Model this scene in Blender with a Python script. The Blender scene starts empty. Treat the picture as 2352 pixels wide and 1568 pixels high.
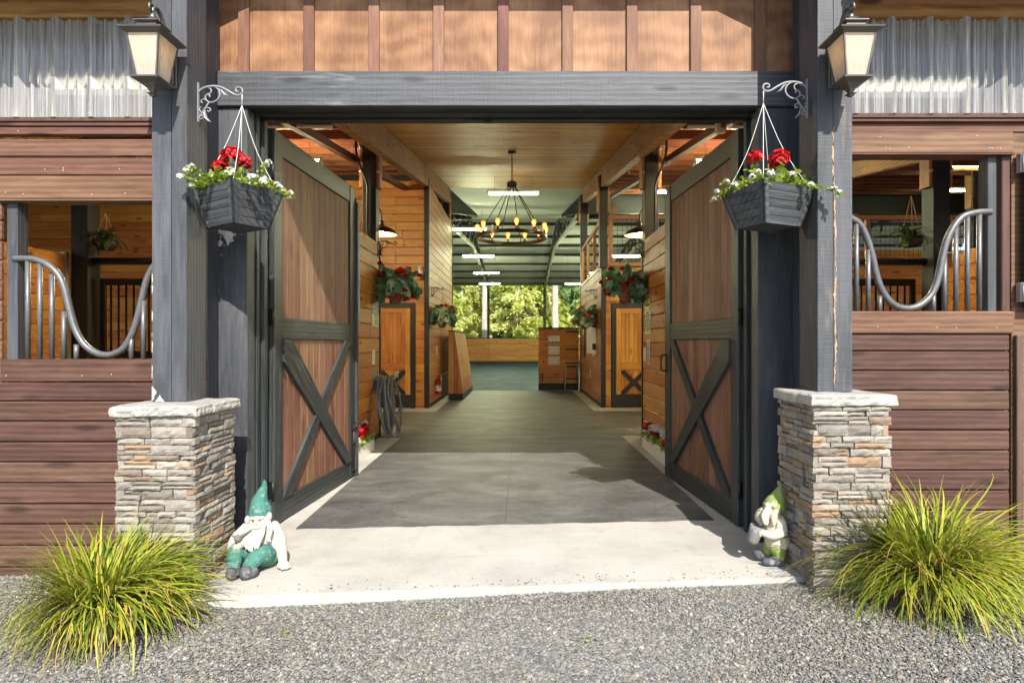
import bpy, bmesh, math, random
import numpy as np
from mathutils import Vector, Matrix, noise
rad = math.radians
random.seed(7); np.random.seed(7)
SC = bpy.context.scene
COL = SC.collection

# ------------------------------------------------------------------ camera, sky, sun, exposure
F = 1290.0; CX = 1197.0; CY = 790.0; H = 1.35        # focal length and vanishing point measured on the photograph
cam_d = bpy.data.cameras.new("camera"); cam = bpy.data.objects.new("camera", cam_d); COL.objects.link(cam)
cam.location = (0, 0, H); cam.rotation_euler = (rad(90), 0, 0)
cam_d.sensor_width = 36; cam_d.lens = F / 2352 * 36
cam_d.shift_x = (1176 - CX) / 2352; cam_d.shift_y = (CY - 784) / 2352
cam_d.clip_end = 3000; cam_d.clip_start = 0.05
SC.camera = cam
SUN_EL, SUN_AZ = 42.0, 16.0                          # the sun stands behind the camera, a little to its right
wd = bpy.data.worlds.new("World"); SC.world = wd; wd.use_nodes = True
nt = wd.node_tree; nt.nodes.clear()
sky = nt.nodes.new("ShaderNodeTexSky"); sky.sky_type = 'NISHITA'; sky.sun_disc = False
sky.sun_elevation = rad(SUN_EL); sky.sun_rotation = rad(180 - SUN_AZ)
bg = nt.nodes.new("ShaderNodeBackground"); bg.inputs[1].default_value = 0.14
out = nt.nodes.new("ShaderNodeOutputWorld")
nt.links.new(sky.outputs[0], bg.inputs[0]); nt.links.new(bg.outputs[0], out.inputs[0])
sd = bpy.data.lights.new("sun", 'SUN'); sun = bpy.data.objects.new("sun", sd); COL.objects.link(sun)
sd.energy = 4.5; sd.angle = rad(0.5); sd.color = (1.0, 0.94, 0.85)
e_, a_ = rad(SUN_EL), rad(SUN_AZ)
sun.rotation_euler = Vector((-math.sin(a_) * math.cos(e_), math.cos(a_) * math.cos(e_), -math.sin(e_))).to_track_quat('-Z', 'Y').to_euler()
SC.view_settings.view_transform = 'Standard'; SC.view_settings.look = 'None'
SC.view_settings.exposure = 0.98; SC.view_settings.gamma = 1.0
TUBE_L = 120.0

def X(px, Y): return (px - CX) * Y / F
def Z(py, Y): return H + (CY - py) * Y / F

# ------------------------------------------------------------------ materials
class Mt:
    def __init__(s, name):
        s.m = bpy.data.materials.new(name); s.m.use_nodes = True
        s.t = s.m.node_tree; s.t.nodes.clear()
        s.out = s.n('OutputMaterial')
    def n(s, k, **kw):
        nd = s.t.nodes.new('ShaderNode' + k)
        for a, b in kw.items(): setattr(nd, a, b)
        return nd
    def l(s, a, b): s.t.links.new(a, b)
    def put(s, sock, v):
        if hasattr(v, 'links') or isinstance(v, bpy.types.NodeSocket): s.l(v, sock)
        else:
            if isinstance(v, tuple) and len(v) == 3 and sock.type == 'RGBA': v = (*v, 1)
            sock.default_value = v
    def math(s, op, a, b=0.0, clamp=False):
        nd = s.n('Math', operation=op, use_clamp=clamp); s.put(nd.inputs[0], a); s.put(nd.inputs[1], b); return nd.outputs[0]
    def mix(s, f, a, b, mode='MIX'):
        nd = s.n('Mix', data_type='RGBA', blend_type=mode); s.put(nd.inputs[0], f); s.put(nd.inputs[6], a); s.put(nd.inputs[7], b); return nd.outputs[2]
    def ramp(s, f, stops):
        nd = s.n('ValToRGB'); s.l(f, nd.inputs[0]); e = nd.color_ramp.elements
        while len(e) < len(stops): e.new(0.5)
        for k, (p, c) in enumerate(stops):
            e[k].position = p; e[k].color = (*c, 1) if isinstance(c, tuple) else (c, c, c, 1)
        return nd.outputs[0]
    def rnd(s):
        nd = s.n('Attribute', attribute_name='rnd'); return nd.outputs['Fac']
    def coord(s, scale=(1, 1, 1), off=None):
        tc = s.n('TexCoord'); v = tc.outputs['Object']
        if off is not None:
            c = s.n('CombineXYZ')
            for k in range(3): s.l(s.math('MULTIPLY', off, (37.0, 53.0, 71.0)[k]), c.inputs[k])
            a = s.n('VectorMath', operation='ADD'); s.l(v, a.inputs[0]); s.l(c.outputs[0], a.inputs[1]); v = a.outputs[0]
        mp = s.n('Mapping'); s.l(v, mp.inputs[0]); mp.inputs['Scale'].default_value = scale
        return mp.outputs[0]
    def noise(s, vec, scale, detail=4, rough=0.55, dist=0.0):
        nd = s.n('TexNoise'); s.l(vec, nd.inputs['Vector']); nd.inputs['Scale'].default_value = scale
        nd.inputs['Detail'].default_value = detail; nd.inputs['Roughness'].default_value = rough; nd.inputs['Distortion'].default_value = dist
        return nd.outputs['Fac']
    def voro(s, vec, scale, feature='F1', rand=1.0):
        nd = s.n('TexVoronoi', feature=feature); s.l(vec, nd.inputs['Vector']); nd.inputs['Scale'].default_value = scale
        if 'Randomness' in nd.inputs: nd.inputs['Randomness'].default_value = rand
        return nd
    def bump(s, h, strength=0.3, dist=0.01):
        nd = s.n('Bump'); nd.inputs['Strength'].default_value = strength; nd.inputs['Distance'].default_value = dist
        s.l(h, nd.inputs['Height']); return nd.outputs[0]
    def pbr(s, col, rough=0.6, normal=None, metal=0.0, spec=0.5, link=True, **kw):
        p = s.n('BsdfPrincipled'); s.put(p.inputs['Base Color'], col); s.put(p.inputs['Roughness'], rough)
        p.inputs['Metallic'].default_value = metal; p.inputs['Specular IOR Level'].default_value = spec
        for k, v in kw.items(): s.put(p.inputs[k.replace('_', ' ')], v)
        if normal is not None: s.l(normal, p.inputs['Normal'])
        if link: s.l(p.outputs[0], s.out.inputs[0])
        return p

def wood(name, c_dark, c_mid, c_light, axis='X', knots=0.6, rough=0.65, vary=0.35, bump=0.35, wear=None, grain=1.0, spec=0.35, saw=0.0):
    m = Mt(name); r = m.rnd()
    ai = 'XYZ'.index(axis)
    def sc(al, ac): return tuple(al if k == ai else ac for k in range(3))
    g = m.noise(m.coord(sc(1.6, 20 * grain), r), 1.6, 6, 0.68, 0.8)
    f = m.noise(m.coord(sc(5.0, 120 * grain), r), 1.5, 4, 0.65)
    b = m.noise(m.coord(sc(0.9, 3.0), r), 1.2, 4, 0.55)
    wv = m.n('TexWave', wave_type='RINGS'); m.l(m.coord(sc(.30, 3.2 * grain), r), wv.inputs[0]); wv.inputs['Scale'].default_value = 3.2; wv.inputs['Distortion'].default_value = 3.5; wv.inputs['Detail'].default_value = 4; wv.inputs['Detail Scale'].default_value = 1.4; wv.inputs['Detail Roughness'].default_value = .6
    v = m.math('ADD', m.math('MULTIPLY', g, 0.42), m.math('ADD', m.math('MULTIPLY', f, 0.22), m.math('ADD', m.math('MULTIPLY', b, 0.26), m.math('MULTIPLY', wv.outputs['Fac'], 0.12))))
    col = m.ramp(v, [(0.37, c_dark), (0.52, c_mid), (0.69, c_light)])
    hgt = m.math('ADD', m.math('ADD', g, m.math('MULTIPLY', f, 0.6)), m.math('MULTIPLY', wv.outputs['Fac'], .25))
    if saw:
        q = m.noise(m.coord(sc(110, 5), r), 1.0, 3, .6); col = m.mix(m.ramp(q, [(.45, 0.0), (.75, saw)]), col, c_light); hgt = m.math('ADD', hgt, m.math('MULTIPLY', q, .8))
    if knots > 0:
        vr = m.voro(m.coord(sc(2.0, 7.0), r), 1.0)
        k = m.ramp(vr.outputs['Distance'], [(0.10, 1.0), (0.20, 0.0)])
        col = m.mix(m.math('MULTIPLY', k, knots), col, tuple(x * 0.32 for x in c_dark))
        ring = m.ramp(vr.outputs['Distance'], [(0.18, 0.0), (0.25, 1.0), (0.42, 0.0)])
        col = m.mix(m.math('MULTIPLY', ring, 0.25 * knots), col, c_light)
    hs = m.n('HueSaturation'); m.l(col, hs.inputs['Color'])
    m.l(m.math('ADD', m.math('MULTIPLY', r, 0.03), 0.485), hs.inputs['Hue'])
    m.l(m.math('ADD', m.math('MULTIPLY', r, vary * 2), 1 - vary), hs.inputs['Value'])
    col = hs.outputs[0]
    if wear is not None:
        w = m.noise(m.coord(sc(1.2, 9), r), 2.0, 7, 0.7, 0.4)
        w2 = m.noise(m.coord((0.8, 0.8, 0.8), r), 1.6, 3)
        wf = m.ramp(m.math('MULTIPLY', w, m.math('ADD', w2, 0.45)), [(0.56, 0.0), (0.78, 1.0)])
        col = m.mix(m.math('MULTIPLY', wf, wear[1]), col, wear[0])
    rg = m.math('ADD', m.math('MULTIPLY', g, 0.25), rough - 0.12)
    m.pbr(col, rg, m.bump(hgt, bump, 0.004), spec=spec)
    return m.m

def plain(name, col, rough=0.5, metal=0.0, var=0.15, scale=20, bump=0.0, spec=0.5, vary=0.0):
    m = Mt(name); v = m.coord((1, 1, 1), m.rnd()); n = m.noise(v, scale, 5, 0.6)
    c = m.mix(n, tuple(x * (1 - var) for x in col), tuple(min(1, x * (1 + var)) for x in col))
    if vary:
        hs = m.n('HueSaturation'); m.l(c, hs.inputs['Color']); m.l(m.math('ADD', m.math('MULTIPLY', m.rnd(), vary * 2), 1 - vary), hs.inputs['Value']); c = hs.outputs[0]
    m.pbr(c, m.math('ADD', m.math('MULTIPLY', n, 0.2), rough - 0.1), m.bump(n, bump, 0.003) if bump else None, metal, spec)
    return m.m

def emit(name, col, strength):
    m = Mt(name); e = m.n('Emission'); e.inputs[0].default_value = (*col, 1); e.inputs[1].default_value = strength
    m.l(e.outputs[0], m.out.inputs[0]); return m.m

M = {}
M['siding'] = wood('stained_siding', (.044, .0195, .0125), (.082, .040, .027), (.135, .075, .054), 'X', 0.6, 0.62, 0.24, 0.3, ((.17, .115, .095), 0.3))
M['siding_up'] = wood('stained_siding_upper', (.072, .031, .0175), (.130, .062, .038), (.195, .104, .070), 'X', 0.7, 0.65, 0.2, 0.3, ((.20, .135, .105), 0.3))
M['brown_z'] = wood('stained_trim', (.06, .031, .022), (.10, .056, .041), (.15, .09, .07), 'Z', 0.2, 0.65, 0.12, 0.25)
M['gable'] = Mt('plywood').m
def _ply():
    m = Mt('stained_plywood'); r = m.rnd(); v = m.coord((1.0, 1.0, 0.55), r)
    a = m.noise(v, 2.2, 6, 0.6, 1.2); b = m.noise(m.coord((90, 90, 3), r), 1.0, 3, 0.6)
    w = m.n('TexWave', wave_type='RINGS'); m.l(m.coord((1.1, 1.1, .7), r), w.inputs[0]); w.inputs['Scale'].default_value = 4.5; w.inputs['Distortion'].default_value = 7; w.inputs['Detail'].default_value = 3; w.inputs['Detail Scale'].default_value = .8
    f = m.math('ADD', m.math('MULTIPLY', a, .6), m.math('ADD', m.math('MULTIPLY', b, .22), m.math('MULTIPLY', w.outputs['Fac'], .07)))
    c = m.ramp(f, [(.34, (.16, .072, .034)), (.5, (.29, .148, .073)), (.64, (.44, .26, .15))])
    st = m.noise(m.coord((1, 1, 1), r), 9, 5, .7); c = m.mix(m.ramp(st, [(.3, .35), (.45, 0.0)]), c, (.2, .10, .055))
    m.pbr(c, .6, m.bump(m.math('ADD', b, w.outputs['Fac']), .15, .003), spec=.3); return m.m
M['gable'] = _ply()
M['batten'] = wood('stained_batten', (.10, .042, .026), (.165, .074, .047), (.27, .14, .10), 'Z', 0.15, 0.65, 0.16, 0.4, grain=.7)
GR = ((.031, .0335, .038), (.058, .0615, .069), (.097, .101, .111))
M['gray_z'] = wood('charcoal_stain_upright', *GR, 'Z', 0.3, 0.55, 0.10, 0.45, ((.17, .175, .185), 0.45), spec=.45, saw=.12)
M['gray_x'] = wood('charcoal_stain_level', *GR, 'X', 0.6, 0.55, 0.10, 0.6, ((.24, .245, .24), 0.7), spec=.45, saw=.1)
M['post_worn'] = wood('charcoal_stain_worn', *GR, 'Z', 0.3, 0.55, 0.10, 0.6, ((.25, .18, .14), 0.6), spec=.45, saw=.12)
DK = ((.013, .016, .0165), (.029, .034, .035), (.06, .067, .068))
M['dark_z'] = wood('door_frame_upright', *DK, 'Z', 0.2, 0.45, 0.10, 0.5, ((.16, .17, .17), 0.35), spec=.5)
M['dark_x'] = wood('door_frame_level', *DK, 'X', 0.3, 0.45, 0.10, 0.5, ((.16, .17, .17), 0.35), spec=.5)
M['black_z'] = wood('black_stain_upright', (.010, .010, .011), (.019, .019, .020), (.032, .032, .033), 'Z', 0, 0.5, 0.1, 0.35)
M['black_x'] = wood('black_stain_level', (.010, .010, .011), (.019, .019, .020), (.032, .032, .033), 'X', 0, 0.5, 0.1, 0.35)
M['door_board'] = wood('door_boards', (.115, .050, .027), (.19, .094, .056), (.265, .15, .10), 'Z', 0.5, 0.6, 0.16, 0.35, ((.32, .24, .19), 0.3))
PI_ = ((.28, .098, .019), (.455, .188, .040), (.60, .305, .082))
M['pine_x'] = wood('pine_boards_x', *PI_, 'X', 0.8, 0.45, 0.1, 0.2)
M['pine_y'] = wood('pine_boards_y', *PI_, 'Y', 0.8, 0.5, 0.1, 0.2)
M['pine_z'] = wood('pine_boards_z', *PI_, 'Z', 0.75, 0.42, 0.14, 0.2)
M['pine_ceil'] = wood('ceiling_pine', (.42, .205, .044), (.58, .325, .085), (.67, .43, .14), 'X', 0.5, 0.5, 0.12, 0.15, spec=.12)
M['beam'] = wood('rough_sawn_beam', (.20, .095, .03), (.38, .205, .075), (.52, .32, .13), 'Y', 0.55, 0.7, 0.12, 0.5, grain=.55)
M['joist'] = wood('reddish_joist', (.08, .022, .009), (.14, .045, .018), (.22, .085, .034), 'X', 0.6, 0.7, 0.2, 0.3)
M['deck'] = wood('roof_deck', (.09, .032, .014), (.14, .052, .022), (.2, .08, .034), 'Y', 0.2, 0.8, 0.2, 0.3)
M['cedar'] = wood('cedar_trim', (.30, .11, .04), (.42, .18, .07), (.52, .26, .11), 'X', 0.3, 0.5, 0.15, 0.2)
M['cedar_z'] = wood('cedar_upright', (.30, .11, .04), (.42, .18, .07), (.52, .26, .11), 'Z', 0.3, 0.5, 0.15, 0.2)
M['timber'] = wood('eave_timber', (.16, .07, .022), (.33, .175, .06), (.45, .27, .11), 'X', 0.8, 0.7, 0.15, 0.4, grain=.5)
M['planter'] = wood('weathered_planter_board', (.032, .034, .037), (.062, .066, .071), (.105, .11, .117), 'X', 0.2, 0.6, 0.2, 0.8, ((.2, .205, .21), 0.5))
M['iron_black'] = plain('black_iron', (.014, .013, .013), .45, .3, .3, 30, .1)
M['bronze'] = plain('dark_bronze', (.05, .036, .028), .4, .6, .3, 14, .05)
M['pewter'] = plain('weathered_lantern_metal', (.125, .115, .105), .42, .55, .3, 12, .08)
M['bracket'] = plain('dusty_cast_iron', (.22, .22, .235), .55, .35, .25, 25, .2)
M['steel_rail'] = plain('painted_steel_rail', (.12, .12, .122), .42, .35, .5, 45, .25, .6)
M['steel'] = plain('galvanised_steel', (.45, .45, .44), .38, .8, .2, 20)
M['white'] = plain('white_paint', (.74, .73, .70), .4, 0, .05, 8)
M['plate'] = plain('white_plastic', (.70, .69, .64), .3, 0, .03, 8)
M['string'] = plain('white_cord', (.8, .8, .76), .7, 0, .05, 30)
M['twine'] = plain('tan_twine', (.42, .27, .11), .8, 0, .1, 30)
M['soffit'] = plain('painted_soffit', (.55, .52, .47), .6, 0, .1, 5)
M['dark_metal'] = plain('dark_roof_metal', (.022, .024, .023), .5, .3, .2, 8)
M['roof_metal'] = plain('pale_roof_lining', (.54, .55, .47), .7, 0, .12, 3, spec=.1)
M['truss'] = plain('black_truss_steel', (.016, .017, .017), .5, .3, .2, 10)
M['truss_pale'] = plain('pale_truss_chord', (.33, .36, .24), .5, .1, .15, 4)
M['chip'] = plain('bare_pale_wood', (.55, .50, .38), .8, 0, .15, 60)
M['streak'] = plain('bare_orange_wood', (.40, .24, .14), .8, 0, .35, 60)
M['rubber'] = plain('hose_rubber', (.15, .16, .165), .5, 0, .5, 40, .15, vary=.3)
M['red_paint'] = plain('red_enamel', (.42, .012, .014), .25, 0, .1, 10)
M['text'] = plain('printed_ink', (.05, .05, .05), .6, 0, .05, 5)
M['text_teal'] = plain('teal_print', (.16, .32, .30), .6, 0, .1, 5)
M['text_white'] = plain('white_print', (.75, .76, .74), .6, 0, .03, 5)
M['text_olive'] = plain('olive_print', (.20, .21, .10), .6, 0, .1, 5)
M['text_navy'] = plain('navy_print', (.05, .055, .16), .6, 0, .1, 5)
M['paper_yellow'] = plain('pale_yellow_card', (.62, .60, .33), .5, 0, .04, 5)
M['paper_bright'] = plain('bright_yellow_card', (.72, .66, .14), .5, 0, .04, 5)
M['paper_white'] = plain('white_card', (.74, .73, .68), .45, 0, .04, 5)
M['bulb_cap'] = plain('brass_cap', (.20, .085, .03), .35, .8, .1, 10)
M['fluor'] = emit('fluorescent_tube', (1.0, 0.82, 0.45), TUBE_L * 2.4)
M['fluor_green'] = emit('greenish_fluorescent_tube', (0.94, 1.0, 0.62), TUBE_L * 2.5)
M['fluor_soft'] = emit('soft_fluorescent_tube', (0.92, 1.0, 0.56), 22.0)
M['fluor_warm'] = emit('warm_fluorescent_tube', (1.0, 0.90, 0.55), 13.0)
M['fluor_dim'] = emit('dim_fluorescent_tube', (1.0, 0.95, 0.75), 1.0)
M['filament'] = emit('filament_bulb', (1.0, 0.40, 0.09), 9.0)
M['sconce_bulb'] = emit('sconce_bulb', (1.0, 0.66, 0.30), 150.0)
M['lantern_bulb'] = emit('lantern_bulb', (1.0, 0.66, 0.24), 7.0)
def _glass():
    m = Mt('amber_seeded_glass'); v = m.coord((30, 30, 5)); n = m.noise(v, 3, 5, .65); n2 = m.noise(m.coord((1, 1, 1)), 160, 2)
    c = m.mix(n, (.44, .40, .34), (.82, .78, .70))
    t = m.n('BsdfTranslucent'); m.l(c, t.inputs[0]); p = m.pbr(c, .22, m.bump(m.math('ADD', n2, n), .35, .002), link=False)
    tr = m.n('BsdfTransparent'); tr.inputs[0].default_value = (.9, .75, .5, 1)
    a = m.n('MixShader'); a.inputs[0].default_value = .35; m.l(p.outputs[0], a.inputs[1]); m.l(t.outputs[0], a.inputs[2])
    b = m.n('MixShader'); b.inputs[0].default_value = .22; m.l(a.outputs[0], b.inputs[1]); m.l(tr.outputs[0], b.inputs[2]); m.l(b.outputs[0], m.out.inputs[0]); return m.m
M['glass_amber'] = _glass()
def _corr():
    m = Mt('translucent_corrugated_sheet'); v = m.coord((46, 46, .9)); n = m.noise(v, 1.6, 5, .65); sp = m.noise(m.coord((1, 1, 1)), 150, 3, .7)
    c = m.mix(n, (.24, .245, .255), (.80, .80, .79)); c = m.mix(m.ramp(sp, [(.52, 0.0), (.72, .4)]), c, (.25, .23, .19))  # pale vertical streaks in the colour stand in for highlights along the ribs
    bp = m.bump(m.math('ADD', m.math('MULTIPLY', sp, .3), n), .07, .002)
    p = m.pbr(c, .14, bp, spec=1.0, link=False)
    rf = m.n('BsdfRefraction'); rf.inputs['Color'].default_value = (.80, .80, .78, 1); rf.inputs['Roughness'].default_value = .22; rf.inputs['IOR'].default_value = 1.12; m.l(bp, rf.inputs['Normal'])
    tr = m.n('BsdfTransparent'); tr.inputs[0].default_value = (.6, .6, .58, 1)
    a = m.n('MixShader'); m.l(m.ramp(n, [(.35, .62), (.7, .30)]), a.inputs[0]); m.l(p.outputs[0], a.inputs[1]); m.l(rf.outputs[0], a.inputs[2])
    b = m.n('MixShader'); b.inputs[0].default_value = .12; m.l(a.outputs[0], b.inputs[1]); m.l(tr.outputs[0], b.inputs[2]); m.l(b.outputs[0], m.out.inputs[0]); return m.m
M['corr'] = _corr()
def _pane():
    m = Mt('bare_bulb_glass'); g = m.n('BsdfGlossy'); g.inputs[1].default_value = .05
    tr = m.n('BsdfTransparent'); tr.inputs[0].default_value = (.95, .93, .88, 1)
    b = m.n('MixShader'); b.inputs[0].default_value = .88; m.l(g.outputs[0], b.inputs[1]); m.l(tr.outputs[0], b.inputs[2]); m.l(b.outputs[0], m.out.inputs[0]); return m.m
M['pane'] = _pane()
def _bulbglass():
    m = Mt('amber_bulb_glass'); e = m.n('Emission'); e.inputs[0].default_value = (1, .38, .08, 1); e.inputs[1].default_value = 1.6
    tr = m.n('BsdfTransparent'); tr.inputs[0].default_value = (1, .8, .5, 1)
    b = m.n('MixShader'); b.inputs[0].default_value = .5; m.l(e.outputs[0], b.inputs[1]); m.l(tr.outputs[0], b.inputs[2]); m.l(b.outputs[0], m.out.inputs[0]); return m.m
M['bulb_glass'] = _bulbglass()
def _concrete():
    m = Mt('pale_concrete'); v = m.coord(); a = m.noise(v, 1.3, 6, .6); b = m.noise(v, 40, 4, .7); s = m.noise(v, 150, 2, .6)
    c = m.ramp(m.math('ADD', m.math('MULTIPLY', a, .7), m.math('MULTIPLY', b, .3)), [(.3, (.29, .277, .25)), (.5, (.40, .385, .35)), (.7, (.475, .46, .425))])
    c = m.mix(m.ramp(s, [(.28, .5), (.36, 0.0)]), c, (.27, .22, .15))
    st = m.noise(m.coord((1, 4, 1)), 2.2, 5, .65); c = m.mix(m.ramp(st, [(.56, 0.0), (.72, .35)]), c, (.30, .255, .19))
    dk = m.noise(v, 5, 6, .7); c = m.mix(m.ramp(dk, [(.57, 0.0), (.7, .45)]), c, (.26, .24, .20)); ck = m.voro(m.coord((1, 1, 1)), 1.1, 'DISTANCE_TO_EDGE'); kn = m.noise(v, 3, 4); c = m.mix(m.math('MULTIPLY', m.ramp(ck.outputs['Distance'], [(.0, .18), (.004, 0.0)]), m.ramp(kn, [(.5, 0.0), (.6, 1.0)])), c, (.12, .10, .08))
    m.pbr(c, .8, m.bump(m.math('ADD', b, s), .25, .002), spec=.3); return m.m
M['concrete'] = _concrete()
def _mat():
    m = Mt('dark_rubber_floor'); v = m.coord(); a = m.noise(m.coord((1, 1.8, 1)), 1.7, 7, .65, .5); b = m.noise(v, 25, 6, .7); s = m.noise(v, 220, 3, .6)
    f = m.math('ADD', m.math('MULTIPLY', a, .62), m.math('MULTIPLY', b, .38))
    c = m.ramp(f, [(.34, (.040, .039, .036)), (.5, (.092, .090, .085)), (.66, (.165, .16, .15))])
    sc = m.noise(m.coord((9, 1.2, 1)), 3, 6, .7, 1.0); c = m.mix(m.ramp(sc, [(.63, 0.0), (.75, .5)]), c, (.2, .195, .18))
    vn = m.voro(v, 9); sp = m.ramp(vn.outputs['Distance'], [(.03, .5), (.07, 0.0)]); c = m.mix(sp, c, (.22, .21, .19))
    m.pbr(c, m.math('ADD', m.math('MULTIPLY', b, .35), .44), m.bump(m.math('ADD', s, b), .18, .003), spec=.4); return m.m
M['mat'] = _mat()
def _sand():
    m = Mt('harrowed_arena_footing'); v = m.coord(); a = m.noise(v, 1.2, 5, .6); b = m.noise(v, 14, 4, .7)
    w = m.n('TexNoise'); m.l(m.coord((1.3, 2.6, 1)), w.inputs['Vector']); w.inputs['Scale'].default_value = 5; w.inputs['Detail'].default_value = 4; w.inputs['Distortion'].default_value = 1.2
    c = m.ramp(m.math('ADD', m.math('MULTIPLY', a, .3), m.math('ADD', m.math('MULTIPLY', b, .4), m.math('MULTIPLY', w.outputs['Fac'], .3))), [(.40, (.006, .016, .021)), (.5, (.022, .046, .062)), (.60, (.065, .115, .15))])
    m.pbr(c, .75, m.bump(m.math('ADD', b, w.outputs['Fac']), .9, .05), spec=.4); return m.m
M['sand'] = _sand()
def _ground():
    m = Mt('fine_gravel_ground'); v = m.coord(); vn = m.voro(v, 90); vc = m.n('SeparateColor'); m.l(vn.outputs['Color'], vc.inputs[0])
    c = m.ramp(vc.outputs[0], [(0, (.07, .07, .068)), (.35, (.14, .14, .135)), (.7, (.20, .195, .18)), (1, (.33, .32, .29))])
    a = m.noise(v, .8, 4); c = m.mix(m.ramp(a, [(.45, 0.0), (.75, .35)]), c, (.1, .085, .06))
    d = m.ramp(vn.outputs['Distance'], [(0, 1.0), (.8, 0.0)])
    m.pbr(c, .85, m.bump(d, .7, .006), spec=.3); return m.m
M['ground'] = _ground()
def _pebble():
    m = Mt('pebble_stone'); r = m.rnd()
    c = m.ramp(r, [(0, (.078, .080, .079)), (.25, (.132, .132, .125)), (.5, (.180, .177, .160)), (.7, (.228, .22, .185)), (.86, (.295, .283, .24)), (.95, (.18, .13, .09)), (1, (.39, .38, .34))])
    a = m.noise(m.coord(), .9, 5, .6); c = m.mix(m.ramp(a, [(.5, 0.0), (.75, .4)]), c, (.13, .105, .075))
    m.pbr(c, .75, spec=.35); return m.m
M['pebble'] = _pebble()
def _stone():
    m = Mt('ledgestone'); r = m.rnd(); v = m.coord((1, 1, 1), r)
    c = m.ramp(r, [(0, (.165, .15, .128)), (.2, (.235, .21, .178)), (.45, (.285, .257, .218)), (.6, (.19, .178, .16)), (.76, (.335, .305, .258)), (.84, (.29, .19, .112)), (.9, (.215, .155, .115)), (1, (.145, .137, .125))])
    a = m.noise(v, 9, 6, .65); b = m.noise(v, 60, 4, .7)
    c = m.mix(.7, c, m.ramp(a, [(.3, .32), (.5, .5), (.75, .66)]), 'OVERLAY')
    st = m.noise(m.coord((4, 4, 22), r), 1.4, 5, .6); c = m.mix(m.ramp(st, [(.55, 0.0), (.72, .4)]), c, (.30, .20, .115))
    m.pbr(c, .85, m.bump(m.math('ADD', a, b), .6, .008), spec=.25); return m.m
M['stone'] = _stone()
def _cap():
    m = Mt('rough_cut_capstone'); v = m.coord(); a = m.noise(v, 6, 6, .65); b = m.noise(v, 70, 4, .7)
    c = m.ramp(a, [(.3, (.24, .23, .205)), (.5, (.34, .33, .30)), (.7, (.42, .41, .385))])
    mo = m.noise(v, 3.3, 5, .6); c = m.mix(m.ramp(mo, [(.56, 0.0), (.7, .5)]), c, (.22, .20, .10))
    m.pbr(c, .85, m.bump(m.math('ADD', a, b), .6, .008), spec=.25); return m.m
M['cap'] = _cap()
def leafmat(name, stops, trans=.35, rough=.5, spec=.3):
    m = Mt(name); r = m.rnd(); c = m.ramp(r, stops); p = m.pbr(c, rough, spec=spec, link=False)
    t = m.n('BsdfTranslucent'); m.l(c, t.inputs[0]); a = m.n('MixShader'); a.inputs[0].default_value = trans
    m.l(p.outputs[0], a.inputs[1]); m.l(t.outputs[0], a.inputs[2]); m.l(a.outputs[0], m.out.inputs[0]); return m.m
M['blade'] = leafmat('grass_blades', [(0, (.10, .15, .013)), (.3, (.20, .26, .02)), (.6, (.34, .37, .035)), (.82, (.48, .46, .07)), (.9, (.42, .27, .05)), (1, (.55, .45, .27))], .35, .5, .3)
M['geranium_leaf'] = leafmat('bright_green_leaves', [(0, (.13, .22, .02)), (.5, (.28, .38, .045)), (1, (.45, .50, .10))], .4)
M['basket_leaf'] = leafmat('dark_green_leaves', [(0, (.07, .19, .08)), (.5, (.18, .36, .18)), (.85, (.32, .52, .38)), (1, (.46, .58, .34))], .2)
M['red_petal'] = leafmat('red_petals', [(0, (.32, .006, .01)), (.6, (.55, .012, .018)), (1, (.75, .05, .05))], .3)
M['white_petal'] = leafmat('white_petals', [(0, (.62, .62, .58)), (1, (.82, .82, .80))], .25)
M['stem'] = leafmat('green_stems', [(0, (.12, .17, .02)), (1, (.24, .28, .05))], .2)
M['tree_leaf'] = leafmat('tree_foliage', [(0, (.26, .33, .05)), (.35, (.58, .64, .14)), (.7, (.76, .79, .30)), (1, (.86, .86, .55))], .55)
M['tree_dark'] = leafmat('dark_conifer_foliage', [(0, (.08, .18, .07)), (.5, (.22, .38, .14)), (1, (.45, .6, .22))], .5)  # darker green leaf colour for the dark conifers
M['thatch'] = leafmat('dead_grass', [(0, (.09, .05, .028)), (.5, (.22, .14, .075)), (1, (.46, .36, .24))], .25)
M['bark'] = wood('tree_bark', (.26, .21, .16), (.46, .40, .33), (.64, .59, .52), 'Z', 0, .9, .1, 1.0, grain=.4)
M['wicker'] = plain('brown_wicker', (.24, .10, .05), .7, 0, .4, 60, .3)
M['fern_leaf'] = leafmat('fern_fronds', [(0, (.02, .05, .01)), (1, (.08, .14, .03))], .3)
M['pot_black'] = plain('black_pot', (.014, .014, .014), .5, 0, .2, 20)
M['pot_brown'] = plain('old_terracotta_pot', (.10, .052, .03), .8, 0, .4, 20, .2)
def stone_paint(name, a, b, edge):
    m = Mt(name); v = m.coord(); n = m.noise(v, 28, 6, .7); n2 = m.noise(v, 9, 4)
    c = m.mix(n2, a, b); c = m.mix(m.ramp(n, [(.52, 0.0), (.68, .75)]), c, edge)
    m.pbr(c, .75, m.bump(n, .5, .004), spec=.3); return m.m
M['g_white'] = stone_paint('weathered_cream_paint', (.40, .365, .30), (.50, .465, .40), (.30, .25, .18))
M['g_cream'] = stone_paint('weathered_stone_paint', (.50, .44, .33), (.60, .55, .44), (.33, .27, .19))
M['g_teal'] = stone_paint('weathered_teal_paint', (.03, .125, .10), (.06, .195, .155), (.27, .34, .30))
M['g_green'] = stone_paint('mossy_green_paint', (.17, .23, .05), (.28, .34, .10), (.38, .42, .28))
M['g_boot'] = stone_paint('weathered_black_paint', (.055, .058, .064), (.11, .115, .12), (.36, .36, .36))
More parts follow.
